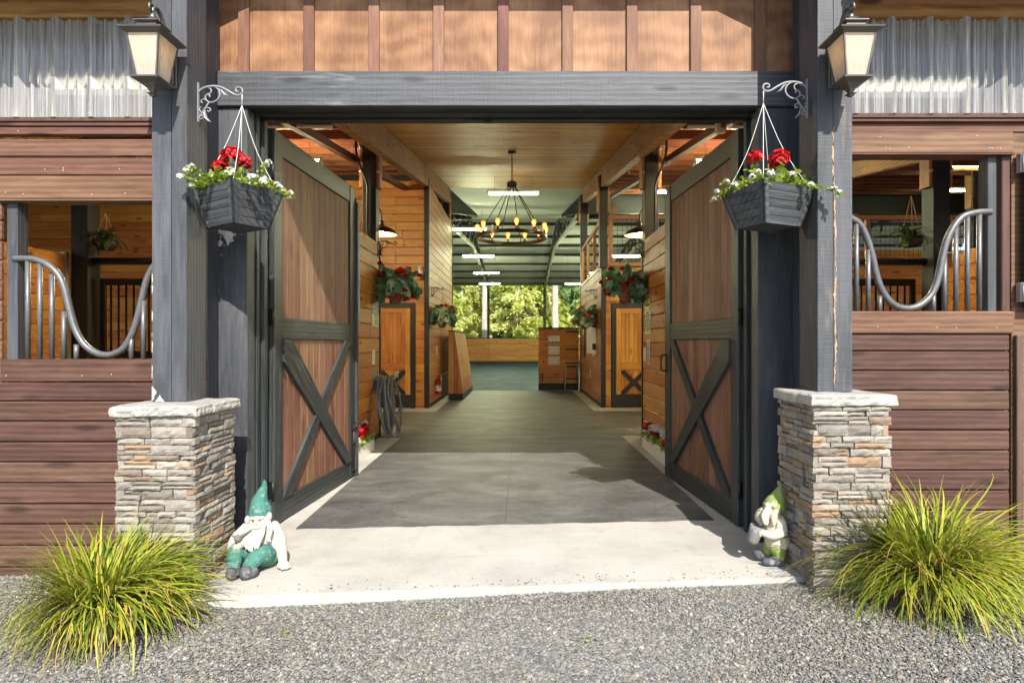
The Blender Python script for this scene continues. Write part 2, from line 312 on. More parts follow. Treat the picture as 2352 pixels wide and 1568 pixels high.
M['g_gray'] = stone_paint('weathered_grey_paint', (.14, .14, .135), (.22, .22, .21), (.36, .35, .32))
M['g_brown'] = stone_paint('weathered_brown_paint', (.10, .085, .07), (.17, .15, .13), (.3, .28, .25))
M['eye'] = plain('painted_dark_eye', (.05, .04, .035), .5)
M['owl'] = stone_paint('owl_feather_paint', (.22, .15, .085), (.40, .31, .2), (.10, .065, .04))

# ------------------------------------------------------------------ mesh helpers
class MB:
    """collects boxes, tubes, lathes and leaves, then links them as ONE mesh object"""
    def __init__(s): s.v = []; s.f = []; s.r = []; s.s = []; s.e = []; s.x = Matrix.Identity(4); s.closed = True
    def _add(s, vs, fs, rnd=None, smooth=False):
        b = len(s.v); x = s.x; s.e.append((b, len(s.f)))
        if x != Matrix.Identity(4): s.v.extend([tuple(x @ Vector(v)) for v in vs])
        else: s.v.extend([tuple(v) for v in vs])
        r = random.random() if rnd is None else rnd
        for f in fs: s.f.append([b + i for i in f]); s.r.append(r); s.s.append(smooth)
        return s
    def box(s, x0, y0, z0, x1, y1, z1, bev=0.0, rnd=None):
        if x0 > x1: x0, x1 = x1, x0
        if y0 > y1: y0, y1 = y1, y0
        if z0 > z1: z0, z1 = z1, z0
        lo = (x0, y0, z0); hi = (x1, y1, z1)
        bev = min(bev, (x1 - x0) * .45, (y1 - y0) * .45, (z1 - z0) * .45)
        if bev <= 0:
            vs = [(hi[0] if i & 1 else x0, hi[1] if i & 2 else y0, hi[2] if i & 4 else z0) for i in range(8)]
            return s._add(vs, [(0, 2, 3, 1), (4, 5, 7, 6), (0, 1, 5, 4), (2, 6, 7, 3), (0, 4, 6, 2), (1, 3, 7, 5)], rnd)
        vs = []; id = {}
        for i in range(8):
            sg = [1 if i & (1 << k) else 0 for k in range(3)]
            for a in range(3):
                p = []
                for k in range(3):
                    c = hi[k] if sg[k] else lo[k]
                    if k != a: c += -bev if sg[k] else bev
                    p.append(c)
                id[(i, a)] = len(vs); vs.append(p)
        fs = []
        for a in range(3):
            b, c = (a + 1) % 3, (a + 2) % 3
            for sd in (0, 1):
                q = [sd << a, (sd << a) | (1 << b), (sd << a) | (1 << b) | (1 << c), (sd << a) | (1 << c)]
                f = [id[(i, a)] for i in q]; fs.append(f if sd else f[::-1])
            for sb in (0, 1):
                for sc in (0, 1):
                    i0 = (sb << b) | (sc << c); i1 = i0 | (1 << a)
                    f = [id[(i0, b)], id[(i1, b)], id[(i1, c)], id[(i0, c)]]; fs.append(f if sb == sc else f[::-1])
        for i in range(8):
            f = [id[(i, 0)], id[(i, 1)], id[(i, 2)]]; n = bin(i).count('1'); fs.append(f if n % 2 else f[::-1])
        return s._add(vs, fs, rnd)
    def tube(s, pts, r, n=8, closed=False, rnd=None, flat=1.0, smooth=True):
        pts = [Vector(p) for p in pts]; m = len(pts)
        rs = r if isinstance(r, (list, tuple)) else [r] * m
        tg = []
        for i in range(m):
            a = pts[(i + 1) % m] if (closed or i < m - 1) else pts[i]; b = pts[i - 1] if (closed or i > 0) else pts[i]
            d = a - b; tg.append(d.normalized() if d.length > 1e-9 else Vector((0, 0, 1)))
        u = tg[0].orthogonal().normalized(); vs = []
        for i in range(m):
            u = (u - tg[i] * u.dot(tg[i])); u = u.normalized() if u.length > 1e-6 else tg[i].orthogonal().normalized()
            w = tg[i].cross(u)
            for k in range(n):
                a = 2 * math.pi * k / n; vs.append(pts[i] + (u * math.cos(a) + w * math.sin(a) * flat) * rs[i])
        fs = []
        for i in range(m if closed else m - 1):
            j = (i + 1) % m
            for k in range(n): fs.append((i * n + k, i * n + (k + 1) % n, j * n + (k + 1) % n, j * n + k))
        if not closed: fs.append(tuple(range(n))[::-1]); fs.append(tuple((m - 1) * n + k for k in range(n)))
        return s._add(vs, fs, rnd, smooth)
    def lathe(s, prof, n=24, c=(0, 0, 0), rnd=None, smooth=True, caps=True, phase=0.0, ax=None):
        vs = []; c = Vector(c)
        for (r, z) in prof:
            for k in range(n):
                a = 2 * math.pi * k / n + phase; p = Vector((r * math.cos(a), r * math.sin(a), z))
                vs.append((ax @ p if ax is not None else p) + c)
        fs = []
        for i in range(len(prof) - 1):
            for k in range(n): fs.append((i * n + k, i * n + (k + 1) % n, (i + 1) * n + (k + 1) % n, (i + 1) * n + k))
        if caps: fs.append(tuple(range(n))[::-1]); fs.append(tuple((len(prof) - 1) * n + k for k in range(n)))
        else: s.closed = False
        return s._add(vs, fs, rnd, smooth)
    def prism(s, poly, axis, a0, a1, rnd=None):
        """poly in the two other axes (in xyz order), extruded from a0 to a1"""
        def mk(p, a):
            q = list(p); q.insert('XYZ'.index(axis), a); return q
        n = len(poly); vs = [mk(p, a0) for p in poly] + [mk(p, a1) for p in poly]
        fs = [tuple(range(n)), tuple(range(n, 2 * n))[::-1]] + [(i, (i + 1) % n, n + (i + 1) % n, n + i) for i in range(n)]
        return s._add(vs, fs, rnd)
    def ball(s, c, r, nu=12, nv=8, rnd=None, rot=None):
        if not isinstance(r, (list, tuple)): r = (r, r, r)
        c = Vector(c); vs = []
        for i in range(1, nv):
            t = math.pi * i / nv
            for k in range(nu):
                a = 2 * math.pi * k / nu; p = Vector((r[0] * math.sin(t) * math.cos(a), r[1] * math.sin(t) * math.sin(a), r[2] * math.cos(t)))
                vs.append((rot @ p if rot is not None else p) + c)
        top = Vector((0, 0, r[2])); bot = -top
        if rot is not None: top = rot @ top; bot = rot @ bot
        vs += [top + c, bot + c]; N = len(vs); fs = []
        for i in range(nv - 2):
            for k in range(nu): fs.append((i * nu + k, (i + 1) * nu + k, (i + 1) * nu + (k + 1) % nu, i * nu + (k + 1) % nu))
        for k in range(nu):
            fs.append((N - 2, k, (k + 1) % nu)); fs.append((N - 1, (nv - 2) * nu + (k + 1) % nu, (nv - 2) * nu + k))
        return s._add(vs, fs, rnd, True)
    def leaf(s, c, nrm, r, n=6, cup=.25, rnd=None, lx=1.0):
        s.closed = False
        nrm = Vector(nrm); nrm = nrm.normalized() if nrm.length > 1e-6 else Vector((0, 0, 1)); u = nrm.orthogonal().normalized(); w = nrm.cross(u)
        a0 = random.random() * 6.28; u, w = u * math.cos(a0) + w * math.sin(a0), w * math.cos(a0) - u * math.sin(a0)
        c = Vector(c); vs = [c - nrm * r * cup]
        for k in range(n):
            a = 2 * math.pi * k / n; q = r * (1 + random.uniform(-.15, .15)); vs.append(c + u * math.cos(a) * q * lx + w * math.sin(a) * q)
        return s._add(vs, [(0, 1 + k, 1 + (k + 1) % n) for k in range(n)], rnd, True)
    def quad(s, a, b, c, d, rnd=None): s.closed = False; return s._add([a, b, c, d], [(0, 1, 2, 3)], rnd)
    def mesh(s, name):
        me = bpy.data.meshes.new(name); me.from_pydata(s.v, [], s.f)
        at = me.attributes.new('rnd', 'FLOAT', 'FACE'); at.data.foreach_set('value', s.r)
        me.polygons.foreach_set('use_smooth', s.s)
        if s.closed:
            bm = bmesh.new(); bm.from_mesh(me); bmesh.ops.recalc_face_normals(bm, faces=bm.faces); bm.to_mesh(me); bm.free()
        return me
    def build(s, name, mat, parent=None, local=False, loc=None, **tags):
        if parent is not None and not local:
            inv = WM[parent.name].inverted(); s.v = [tuple(inv @ Vector(v)) for v in s.v]
        elif parent is None:
            o = Vector(loc) if loc is not None else base_of(s.v)
            s.v = [tuple(Vector(v) - o) for v in s.v]
        me = s.mesh(name); me.materials.append(mat)
        ob = bpy.data.objects.new(name, me); COL.objects.link(ob)
        if parent is not None: ob.parent = parent; WM[ob.name] = WM[parent.name].copy()
        else: ob.location = o; WM[ob.name] = Matrix.Translation(o)
        tag(ob, **tags)
        return ob
def each(mb, name, mat, parent, local=False):
    """every piece of mb as a part of its own"""
    E = mb.e + [(len(mb.v), len(mb.f))]
    for (v0, f0), (v1, f1) in zip(E, E[1:]):
        q = MB(); q.closed = mb.closed; q.v = mb.v[v0:v1]; q.f = [[i - v0 for i in f] for f in mb.f[f0:f1]]; q.r = mb.r[f0:f1]; q.s = mb.s[f0:f1]
        q.build(name, mat, parent, local=local)
WM = {}
def base_of(vs):
    a = np.array(vs); lo = a.min(0); hi = a.max(0); return Vector(((lo[0] + hi[0]) / 2, (lo[1] + hi[1]) / 2, lo[2]))
def tag(o, label=None, cat=None, group=None, kind=None):
    if label: o['label'] = label
    if cat: o['category'] = cat
    if group: o['group'] = group
    if kind: o['kind'] = kind
    return o
def thing(name, loc, label, cat, rz=0.0, group=None, rot=None):
    o = bpy.data.objects.new(name, None); COL.objects.link(o); o.location = loc; o.rotation_euler = rot or (0, 0, rz); o.empty_display_size = .1
    WM[o.name] = Matrix.Translation(loc) @ o.rotation_euler.to_matrix().to_4x4()
    return tag(o, label, cat, group)
def raw(name, me, mat, parent, rot=None, loc=(0, 0, 0)):
    me.materials.clear(); me.materials.append(mat); ob = bpy.data.objects.new(name, me); COL.objects.link(ob)
    if parent is not None: ob.parent = parent
    ob.location = loc
    if rot: ob.rotation_euler = rot
    WM[ob.name] = (WM[parent.name] if parent is not None else Matrix.Identity(4)) @ (Matrix.Translation(loc) @ ob.rotation_euler.to_matrix().to_4x4())
    return ob
def copy_tree(o, parent=None):
    c = o.copy(); COL.objects.link(c)
    if parent is not None: c.parent = parent
    for ch in list(o.children): copy_tree(ch, c)
    return c
def clone(root, loc, label, rz=None, scale=None):
    c = copy_tree(root); c.location = loc; c['label'] = label
    if rz is not None: c.rotation_euler = (0, 0, rz)
    if scale is not None: c.scale = scale
    return c
def spline(pts, n=8, closed=False):
    P = [Vector(p) for p in pts]; out_ = []; m = len(P)
    for i in range(m if closed else m - 1):
        if closed: a, b, c, d = P[i - 1], P[i], P[(i + 1) % m], P[(i + 2) % m]
        else: a, b, c, d = P[max(i - 1, 0)], P[i], P[i + 1], P[min(i + 2, m - 1)]
        for k in range(n):
            t = k / n
            out_.append(.5 * ((2 * b) + (c - a) * t + (2 * a - 5 * b + 4 * c - d) * t * t + (3 * b - a - 3 * c + d) * t ** 3))
    if not closed: out_.append(P[-1])
    return out_
def hboards(mb, axis, a0, a1, zs, f0, f1, bev=.004, gap=.0015, joints=None):
    """level boards along axis X or Y between heights zs; f0..f1 is the thickness on the other axis"""
    for k in range(len(zs) - 1):
        z0, z1 = sorted((zs[k], zs[k + 1])); cuts = [a0]
        if joints:
            p = a0 + random.uniform(.4, 1) * joints
            while p < a1 - .3: cuts.append(p); p += random.uniform(.7, 1.3) * joints
        cuts.append(a1)
        for i in range(len(cuts) - 1):
            g = .0012 if joints else 0
            if axis == 'X': mb.box(cuts[i] + g, f0, z0 + gap, cuts[i + 1] - g, f1, z1 - gap, bev)
            else: mb.box(f0, cuts[i] + g, z0 + gap, f1, cuts[i + 1] - g, z1 - gap, bev)
    return mb
def frange(a, b, st):
    n = max(1, round((b - a) / st)); return [a + (b - a) * k / n for k in range(n + 1)]
def textobj(name, body, size, mat, parent, loc, rot, align='CENTER', sx=1.0):
    cu = bpy.data.curves.new(name, 'FONT'); cu.body = body; cu.size = size; cu.align_x = align; cu.align_y = 'CENTER'; cu.extrude = .0008
    o = bpy.data.objects.new(name, cu); COL.objects.link(o); bpy.context.view_layer.update()
    me = bpy.data.meshes.new_from_object(o.evaluated_get(bpy.context.evaluated_depsgraph_get())); bpy.data.objects.remove(o)
    me.name = name; me.transform(Matrix.Diagonal((sx, 1, 1, 1)))
    return raw(name, me, mat, parent, rot, loc)
def remesh(mb, voxel, smooth=3):
    me = mb.mesh('blob'); o = bpy.data.objects.new('blob', me); COL.objects.link(o)
    r = o.modifiers.new('r', 'REMESH'); r.mode = 'VOXEL'; r.voxel_size = voxel; r.use_smooth_shade = True
    s = o.modifiers.new('s', 'SMOOTH'); s.iterations = smooth; s.factor = .5
    bpy.context.view_layer.update(); e = bpy.data.meshes.new_from_object(o.evaluated_get(bpy.context.evaluated_depsgraph_get()))
    bpy.data.objects.remove(o); bpy.data.meshes.remove(me); return e
def np_mesh(name, verts, faces, rnd, smooth=False):
    """verts (n,3), faces (m,k) arrays"""
    me = bpy.data.meshes.new(name); nv, nf, k = len(verts), len(faces), faces.shape[1]
    me.vertices.add(nv); me.vertices.foreach_set('co', verts.astype(np.float32).ravel())
    me.loops.add(nf * k); me.loops.foreach_set('vertex_index', faces.astype(np.int32).ravel())
    me.polygons.add(nf); me.polygons.foreach_set('loop_start', np.arange(0, nf * k, k, dtype=np.int32))
    me.polygons.foreach_set('use_smooth', np.full(nf, smooth))
    me.update(calc_edges=True)
    at = me.attributes.new('rnd', 'FLOAT', 'FACE'); at.data.foreach_set('value', rnd.astype(np.float32)); return me
ROOF0, SLOPE = 4.41, .159
def roof(Y): return ROOF0 + SLOPE * (Y - 7.69)

# ------------------------------------------------------------------ ground, slab, floor, footing
def sheet(name, poly, z, mat, kind='structure', thick=0):
    mb = MB()
    if thick: mb.prism(poly, 'Z', z - thick, z)
    else: mb._add([(x, y, z if not callable(z) else z(x, y)) for x, y in poly], [tuple(range(len(poly)))]); mb.closed = False
    return mb.build(name, mat, loc=(0, 0, 0), kind=kind)
def gz(x, y): return -.05 + .013 * max(-4, min(4, x))
mb = MB(); xs = [-600, -60, -8, -4, 4, 8, 60, 600]; ys = [-600, -60, -4, 0, 1.5, 3.6, 16.2, 44, 80, 600]
gv = [(x, y, gz(x, y) if y < 10 else -.12) for y in ys for x in xs]
mb._add(gv, [(j * 8 + i, j * 8 + i + 1, j * 8 + i + 9, j * 8 + i + 8) for j in range(9) for i in range(7)]); mb.closed = False
mb.build('ground', M['ground'], loc=(0, 0, 0), kind='structure')
def pebbles():
    phi = (1 + 5 ** .5) / 2
    iv = np.array([(-1, phi, 0), (1, phi, 0), (-1, -phi, 0), (1, -phi, 0), (0, -1, phi), (0, 1, phi), (0, -1, -phi), (0, 1, -phi), (phi, 0, -1), (phi, 0, 1), (-phi, 0, -1), (-phi, 0, 1)]) / 1.9
    fi = np.array([(0, 11, 5), (0, 5, 1), (0, 1, 7), (0, 7, 10), (0, 10, 11), (1, 5, 9), (5, 11, 4), (11, 10, 2), (10, 7, 6), (7, 1, 8), (3, 9, 4), (3, 4, 2), (3, 2, 6), (3, 6, 8), (3, 8, 9), (4, 9, 5), (2, 4, 11), (6, 2, 10), (8, 6, 7), (9, 8, 1)])
    g = np.random.default_rng(3); d = .0089
    x, y = np.meshgrid(np.arange(-3.3, 3.3, d), np.arange(1.9, 3.53, d)); x = x.ravel() + g.uniform(-.5, .5, x.size) * d; y = y.ravel() + g.uniform(-.5, .5, y.size) * d
    slab = 3.0 + (x + 1.8) * .0756
    ok = ~((x > -1.82) & (x < 1.66) & (y > slab - .004)) & ~((x > -2.2) & (x < 2.04) & (y > 3.22)); x, y = x[ok], y[ok]; n = len(x)
    k = 130; xs_ = g.uniform(-1.7, 1.6, k); ys_ = 3.0 + (xs_ + 1.8) * .0756 + np.abs(g.normal(0, .07, k)) + .01; x = np.append(x, xs_); y = np.append(y, ys_); up = np.append(np.zeros(n), np.full(k, 1.0)); n = len(x)
    s = .0050 * np.exp(g.normal(0, .32, n)); sc = np.stack([s * g.uniform(.8, 1.5, n), s * g.uniform(.8, 1.3, n), s * g.uniform(.45, .8, n)], 1)
    th = g.uniform(0, 6.28, n); P = iv[None] * sc[:, None] * g.uniform(.82, 1.18, (n, 12, 1))
    tl = g.normal(0, .3, n); P[..., 2] += P[..., 0] * tl[:, None]
    xx = P[..., 0] * np.cos(th)[:, None] - P[..., 1] * np.sin(th)[:, None] + x[:, None]; yy = P[..., 0] * np.sin(th)[:, None] + P[..., 1] * np.cos(th)[:, None] + y[:, None]
    zz = P[..., 2] * np.where(up > 0, .6, 1)[:, None] + np.where(up > 0, .0015, -.05 + .013 * np.clip(x, -4, 4) + g.uniform(-.001, .006, n) + .006 * np.sin(x * 2.1 + 1) * np.cos(y * 3.7))[:, None]
    V = np.stack([xx, yy, zz], -1).reshape(-1, 3); Fc = (fi[None] + 12 * np.arange(n)[:, None, None]).reshape(-1, 3)
    me = np_mesh('gravel', V, Fc, np.repeat(g.random(n), 20)); me.materials.append(M['pebble'])
    o = bpy.data.objects.new('gravel', me); COL.objects.link(o); o['kind'] = 'stuff'; o['label'] = 'loose grey gravel spread in front of the barn'
pebbles()
mb = MB()
mb.prism([(-14, 3.62), (14, 3.62), (14, 16.2), (-14, 16.2)], 'Z', -.2, 0)
mb.prism([(-1.80, 3.0), (1.64, 3.26), (1.95, 3.6196), (-2.15, 3.6196)], 'Z', -.2, 0)
mb.build('concrete_slab', M['concrete'], loc=(0, 0, 0), kind='structure')
mb = MB(); PZ = .007
mb.prism([(-1.643 + 3.123 * k / 60, 4.10 + .21 * k / 60 + random.uniform(-.006, .006) + .008 * math.sin(k * .7)) for k in range(61)] + [ (1.476, 8.35), (8, 8.35), (8, 11.3), (1.47, 11.3), (1.47, 16.25), (-1.71, 16.25), (-1.71, 11.15), (-8, 11.15), (-8, 8.1), (-1.73, 8.1), (-1.697, 6.1)], 'Z', .001, PZ)
mb.build('aisle_floor', M['mat'], loc=(0, 0, 0), kind='structure')
mb = MB(); mb.box(-.122, 4.22, PZ, -.116, 16.2, PZ + .0012)
for y in (7.9, 11.6, 14.0): mb.box(-1.68, y, PZ, -.123, y + .006, PZ + .0012); mb.box(-.115, y + .02, PZ, 1.46, y + .026, PZ + .0012)
mb.build('floor_seams', M['black_x'], loc=(0, 0, 0), kind='structure')
mb = MB(); nx, ny = 50, 60; sv = []
for j in range(ny + 1):
    for i in range(nx + 1):
        x = -24 + 48 * i / nx; y = 16.26 + 23.9 * j / ny; sv.append((x, y, -.03 + .02 * noise.noise((x * .7, y * .7, 0))))
mb._add(sv, [(j * (nx + 1) + i, j * (nx + 1) + i + 1, (j + 1) * (nx + 1) + i + 1, (j + 1) * (nx + 1) + i) for j in range(ny) for i in range(nx)], smooth=True); mb.closed = False
mb.build('arena_sand', M['sand'], loc=(0, 0, 0), kind='structure')

# ------------------------------------------------------------------ stone pillars and posts
def stone_pillar(x0, y0, w, z0, z1, capz, label):
    t = thing('stone_pillar', (x0 + w / 2, y0 + w / 2, z0), label, 'pillar', group='stone pillars under the posts')
    mb = MB(); mb.closed = True
    mb.box(x0 + .03, y0 + .03, z0, x0 + w - .03, y0 + w - .03, z1, rnd=.98)
    for side in range(4):
        z = z0; row = 0
        rng = random.Random(11 + side % 2 + int(x0 * 10)); rows = []
        rr = random.Random(5 + int(x0 * 7)); zz = z0
        while zz < z1 - .012:
            h = rr.choice([.03, .038, .046, .055, .062]); h = min(h, z1 - zz)
            if z1 - zz - h < .02: h = z1 - zz
            rows.append((zz, zz + h)); zz += h
        for (za, zb) in rows:
            row += 1; ext = .014 if (row + side) % 2 else -.012
            a = -ext; end = w + ext
            if side % 2 == 0: pass
            p = a
            while p < end - .01:
                L = rng.uniform(.07, .21); q = p + L
                if end - q < .06: q = end
                sub = [(za, zb)] if zb - za < .046 or rng.random() < .6 else [(za, (za + zb) / 2), ((za + zb) / 2, zb)]
                for (sa, sb) in sub:
                    d = rng.uniform(.0, .022); g = .0018; n1 = max(2, int((q - p) / .022)); n2 = 3 if sb - sa > .03 else 2
                    sd_ = rng.random() * 100; vs = []
                    for j in range(n2 + 1):
                        for i in range(n1 + 1):
                            u = p + g + (q - p - 2 * g) * i / n1; v = sa + g + (sb - sa - 2 * g) * j / n2
                            edge = (i in (0, n1)) or (j in (0, n2))
                            k = noise.noise((u * 34 + sd_, v * 40, sd_)) * .008 + noise.noise((u * 90 + sd_, v * 90, 3)) * .003
                            vs.append((u, -(d + k) + (.005 if edge else -.002), v))
                    nb = len(vs)
                    for j in range(n2 + 1):
                        for i in range(n1 + 1): vs.append((p + g + (q - p - 2 * g) * i / n1, .035, sa + g + (sb - sa - 2 * g) * j / n2))
                    W1 = n1 + 1; fs = []
                    for j in range(n2):
                        for i in range(n1): fs.append((j * W1 + i, j * W1 + i + 1, (j + 1) * W1 + i + 1, (j + 1) * W1 + i)); fs.append((nb + j * W1 + i, nb + (j + 1) * W1 + i, nb + (j + 1) * W1 + i + 1, nb + j * W1 + i + 1))
                    for i in range(n1): fs.append((i, nb + i, nb + i + 1, i + 1)); o = n2 * W1; fs.append((o + i, o + i + 1, nb + o + i + 1, nb + o + i))
                    for j in range(n2): fs.append((j * W1, (j + 1) * W1, nb + (j + 1) * W1, nb + j * W1)); fs.append((j * W1 + n1, nb + j * W1 + n1, nb + (j + 1) * W1 + n1, (j + 1) * W1 + n1))
                    mb.x = Matrix.Translation((x0 + w / 2, y0 + w / 2, 0)) @ Matrix.Rotation(side * math.pi / 2, 4, 'Z') @ Matrix.Translation((-w / 2, -w / 2, 0))
                    mb._add(vs, fs, rng.random()); mb.x = Matrix.Identity(4)
                p = q
    mb.build('stone_veneer', M['stone'], t)
    # rough capstone
    mb = MB(); o = .034; N = 26; hgt = capz - z1
    def cp(u, v, k):
        ex = x0 - o + (w + 2 * o) * u; ey = y0 - o + (w + 2 * o) * v; return ex, ey
    ring = [(i / N, 0) for i in range(N)] + [(1, i / N) for i in range(N)] + [(1 - i / N, 1) for i in range(N)] + [(0, 1 - i / N) for i in range(N)]
    lv = [(0.0, .010), (.12, .002), (.35, .0), (.6, .003), (.85, .002), (1.0, .014)]; vs = []
    for (t_, ins) in lv:
        for (u, v) in ring:
            ex, ey = cp(u, v, 0); cx, cy = x0 + w / 2, y0 + w / 2
            d = Vector((ex - cx, ey - cy)); nn = noise.noise((ex * 22, ey * 22, t_ * 2.2)) * .011 + noise.noise((ex * 70, ey * 70, t_ * 5)) * .006
            d = d * (1 - (ins - nn) / d.length); vs.append((cx + d.x, cy + d.y, z1 + hgt * t_ + noise.noise((ex * 9, ey * 9, 4)) * .006))
    R = len(ring); fs = [(l * R + i, l * R + (i + 1) % R, (l + 1) * R + (i + 1) % R, (l + 1) * R + i) for l in range(len(lv) - 1) for i in range(R)]
    fs += [tuple(range(R))[::-1], tuple((len(lv) - 1) * R + i for i in range(R))]
    mb._add(vs, fs, .5, False); mb.build('capstone', M['cap'], t)
    return t
stone_pillar(-2.205, 3.08, .41, -.12, .955, 1.012, 'ledgestone pillar with rough capstone beside the gnome in a teal hat')
stone_pillar(1.640, 3.14, .41, -.10, 1.005, 1.068, 'ledgestone pillar with rough capstone beside the gnome in a green hat')
PX = {-1: (-2.170, -1.967), 1: (1.742, 1.947)}
for sg, zb, mk, lb in ((-1, 1.013, 'gray_z', 'charcoal stained square timber post with white chips along one edge, carrying a lantern'),
                       (1, 1.069, 'post_worn', 'charcoal stained square timber post with a long brown weathered streak, carrying a lantern')):
    x0, x1 = PX[sg]
    t = thing('timber_post', ((x0 + x1) / 2, 3.42, zb), lb, 'post', group='timber posts on the stone pillars')
    xm = x0 + (x1 - x0) * (.56 if sg < 0 else .45); mb = MB(); mb.box(x0 + .003, 3.312, zb, x1 - .003, 3.50, 4.6); mb.box(x0, 3.30, zb, xm - .0012, 3.3118, 4.6, .002); mb.box(xm + .0012, 3.3015, zb, x1, 3.3118, 4.6, .002); mb.box(x0, 3.312, zb, x0 + .0029, 3.5, 4.6); mb.box(x1 - .0029, 3.312, zb, x1, 3.5, 4.6); mb.build('post', M[mk], t)
    xi = x1 if sg < 0 else x0
    mb = MB(); mb.box(x0 if sg < 0 else x0 + .02, 3.502, zb, x1 - (.02 if sg < 0 else 0), 3.56, 4.6, .004)
    mb.build('back_trim', M['gray_z'], t)
    rg = random.Random(21 + sg); mb = MB(); mb.closed = False
    if sg < 0:
        z = 1.02
        while z < 1.75:
            h = rg.uniform(.02, .09); w = rg.uniform(.004, .013) * (2.2 if z < 1.1 else 1); n = 7
            l = [(x0 + .001, 3.2988, z + h * k / n) for k in range(n + 1)]; r = [(x0 + .001 + w * math.sin(math.pi * (k + .3) / (n + .6)) * rg.uniform(.4, 1.3), 3.2988, z + h * k / n) for k in range(n + 1)]
            mb._add(l + r, [(k, n + 1 + k, n + 2 + k, k + 1) for k in range(n)]); z += h + rg.uniform(.0, .10)
        mb._add([(x0 + .02, 3.2988, 1.014), (x0 + .075, 3.2988, 1.014), (x0 + .06, 3.2988, 1.03), (x0 + .047, 3.2988, 1.052), (x0 + .035, 3.2988, 1.03)], [(0, 1, 2, 3, 4)])
        each(mb, 'chipped_patch', M['chip'], t)
    else:
        z = 1.1; cx_ = x0 + .105
        while z < 2.6:
            h = rg.uniform(.05, .16); w = rg.uniform(.003, .010); n = 9; cx_ += rg.uniform(-.006, .006); cx_ = min(max(cx_, x0 + .09), x0 + .125)
            c = [cx_ + rg.uniform(-.004, .004) for k in range(n + 1)]; ws = [w * math.sin(math.pi * (k + .2) / (n + .4)) * rg.uniform(.3, 1.2) for k in range(n + 1)]
            mb._add([(c[k] - ws[k], 3.2988, z + h * k / n) for k in range(n + 1)] + [(c[k] + ws[k], 3.2988, z + h * k / n) for k in range(n + 1)], [(k, n + 1 + k, n + 2 + k, k + 1) for k in range(n)]); z += h * rg.uniform(.6, 1.1)
        mb.build('bare_streak', M['streak'], t)
# beam with knee braces over the posts, above the frame; it shades the gable
t = thing('porch_beam', (-.1, 3.42, 3.9), 'heavy timber beam with knee braces spanning the two lantern posts', 'beam')
MB().box(-1.965, 3.33, 4.13, 1.740, 3.54, 4.45, .006).build('beam', M['gray_x'], t)
for sg, x in ((-1, -1.966), (1, 1.741)):
    d = 1 if sg < 0 else -1
    MB().prism([(x, 4.128), (x + d * .32, 4.128), (x + d * .30, 4.11), (x, 3.96)], 'Y', 3.38, 3.535).build('brace', M['gray_z'], t)

# ------------------------------------------------------------------ gable wall and doorway
t = thing('gable_wall', (-.12, 3.9, 3.2), 'reddish tan plywood and batten wall above the barn doorway', 'wall')
MB().box(-2.3, 3.862, 3.10, 2.1, 3.90, 4.9).build('plywood_panel', M['gable'], t)
for c in (154, 412, 670, 926, 1182, 1437, 1692, 1945, 2200):
    x = X((c / 1.622 + 500) / 1.0631, 3.845)
    MB().box(x - .037, 3.838, 3.199, x + .037, 3.8605, 4.9, .003).build('batten', M['batten'], t)
t = thing('barn_doorway', (-.11, 3.95, 0), 'wide charcoal stained barn doorway with a deep header board', 'doorway')
MB().box(-2.12, 3.80, 2.961, 1.88, 3.858, 3.197, .004).build('header_board', M['gray_x'], t)
for x0, x1 in ((-2.125, -1.866), (1.614, 1.882)):
    MB().box(x0, 3.825, -.01, x1, 3.93, 2.959, .004).build('casing', M['gray_z'], t)
for sg, xi in ((-1, -1.866), (1, 1.640)):
    mb = MB(); mb.box(xi, 3.932, -.005, xi + sg * .12, 4.115, 3.0)
    x = xi; s = -sg
    mb.box(xi, 3.945, 0, xi + s * .012, 3.985, 2.97, .003); mb.box(xi + s * .0, 4.02, 0, xi + s * .03, 4.07, 2.95, .003)
    mb.build('jamb', M['dark_z'], t)
mb = MB(); mb.box(-1.866, 3.862, 2.975, 1.64, 3.94, 3.09, .003); mb.box(-1.866, 3.942, 2.962, 1.64, 4.0, 3.09, .003); mb.box(-1.866, 4.004, 2.99, 1.64, 4.05, 3.09); mb.box(-1.866, 4.052, 2.962, 1.64, 4.11, 3.09, .003)
mb.build('head_jamb', M['dark_x'], t)
mb = MB(); xk = X(1122, 4.05); mb.box(xk - .03, 4.03, 2.945, xk + .03, 4.045, 2.9615, .002); mb.box(xk - .012, 4.025, 2.935, xk - .004, 4.04, 2.9445); mb.box(xk + .006, 4.025, 2.935, xk + .014, 4.04, 2.9445)
mb.build('latch_keeper', M['bronze'], t)
for x0, x1 in ((-2.19, -2.06), (1.85, 1.97)): MB().box(x0, 3.565, -.1, x1, 3.822, 4.9).build('light_stop_return', M['gray_z'], t)  # added unseen behind the posts, keeps sunlight from leaking between the wall planes
# upper barn wall behind, left and right of the opening
MB().box(-1.866, 4.0, 3.092, 1.64, 4.06, 3.9).build('upper_backing', M['black_x'], t)

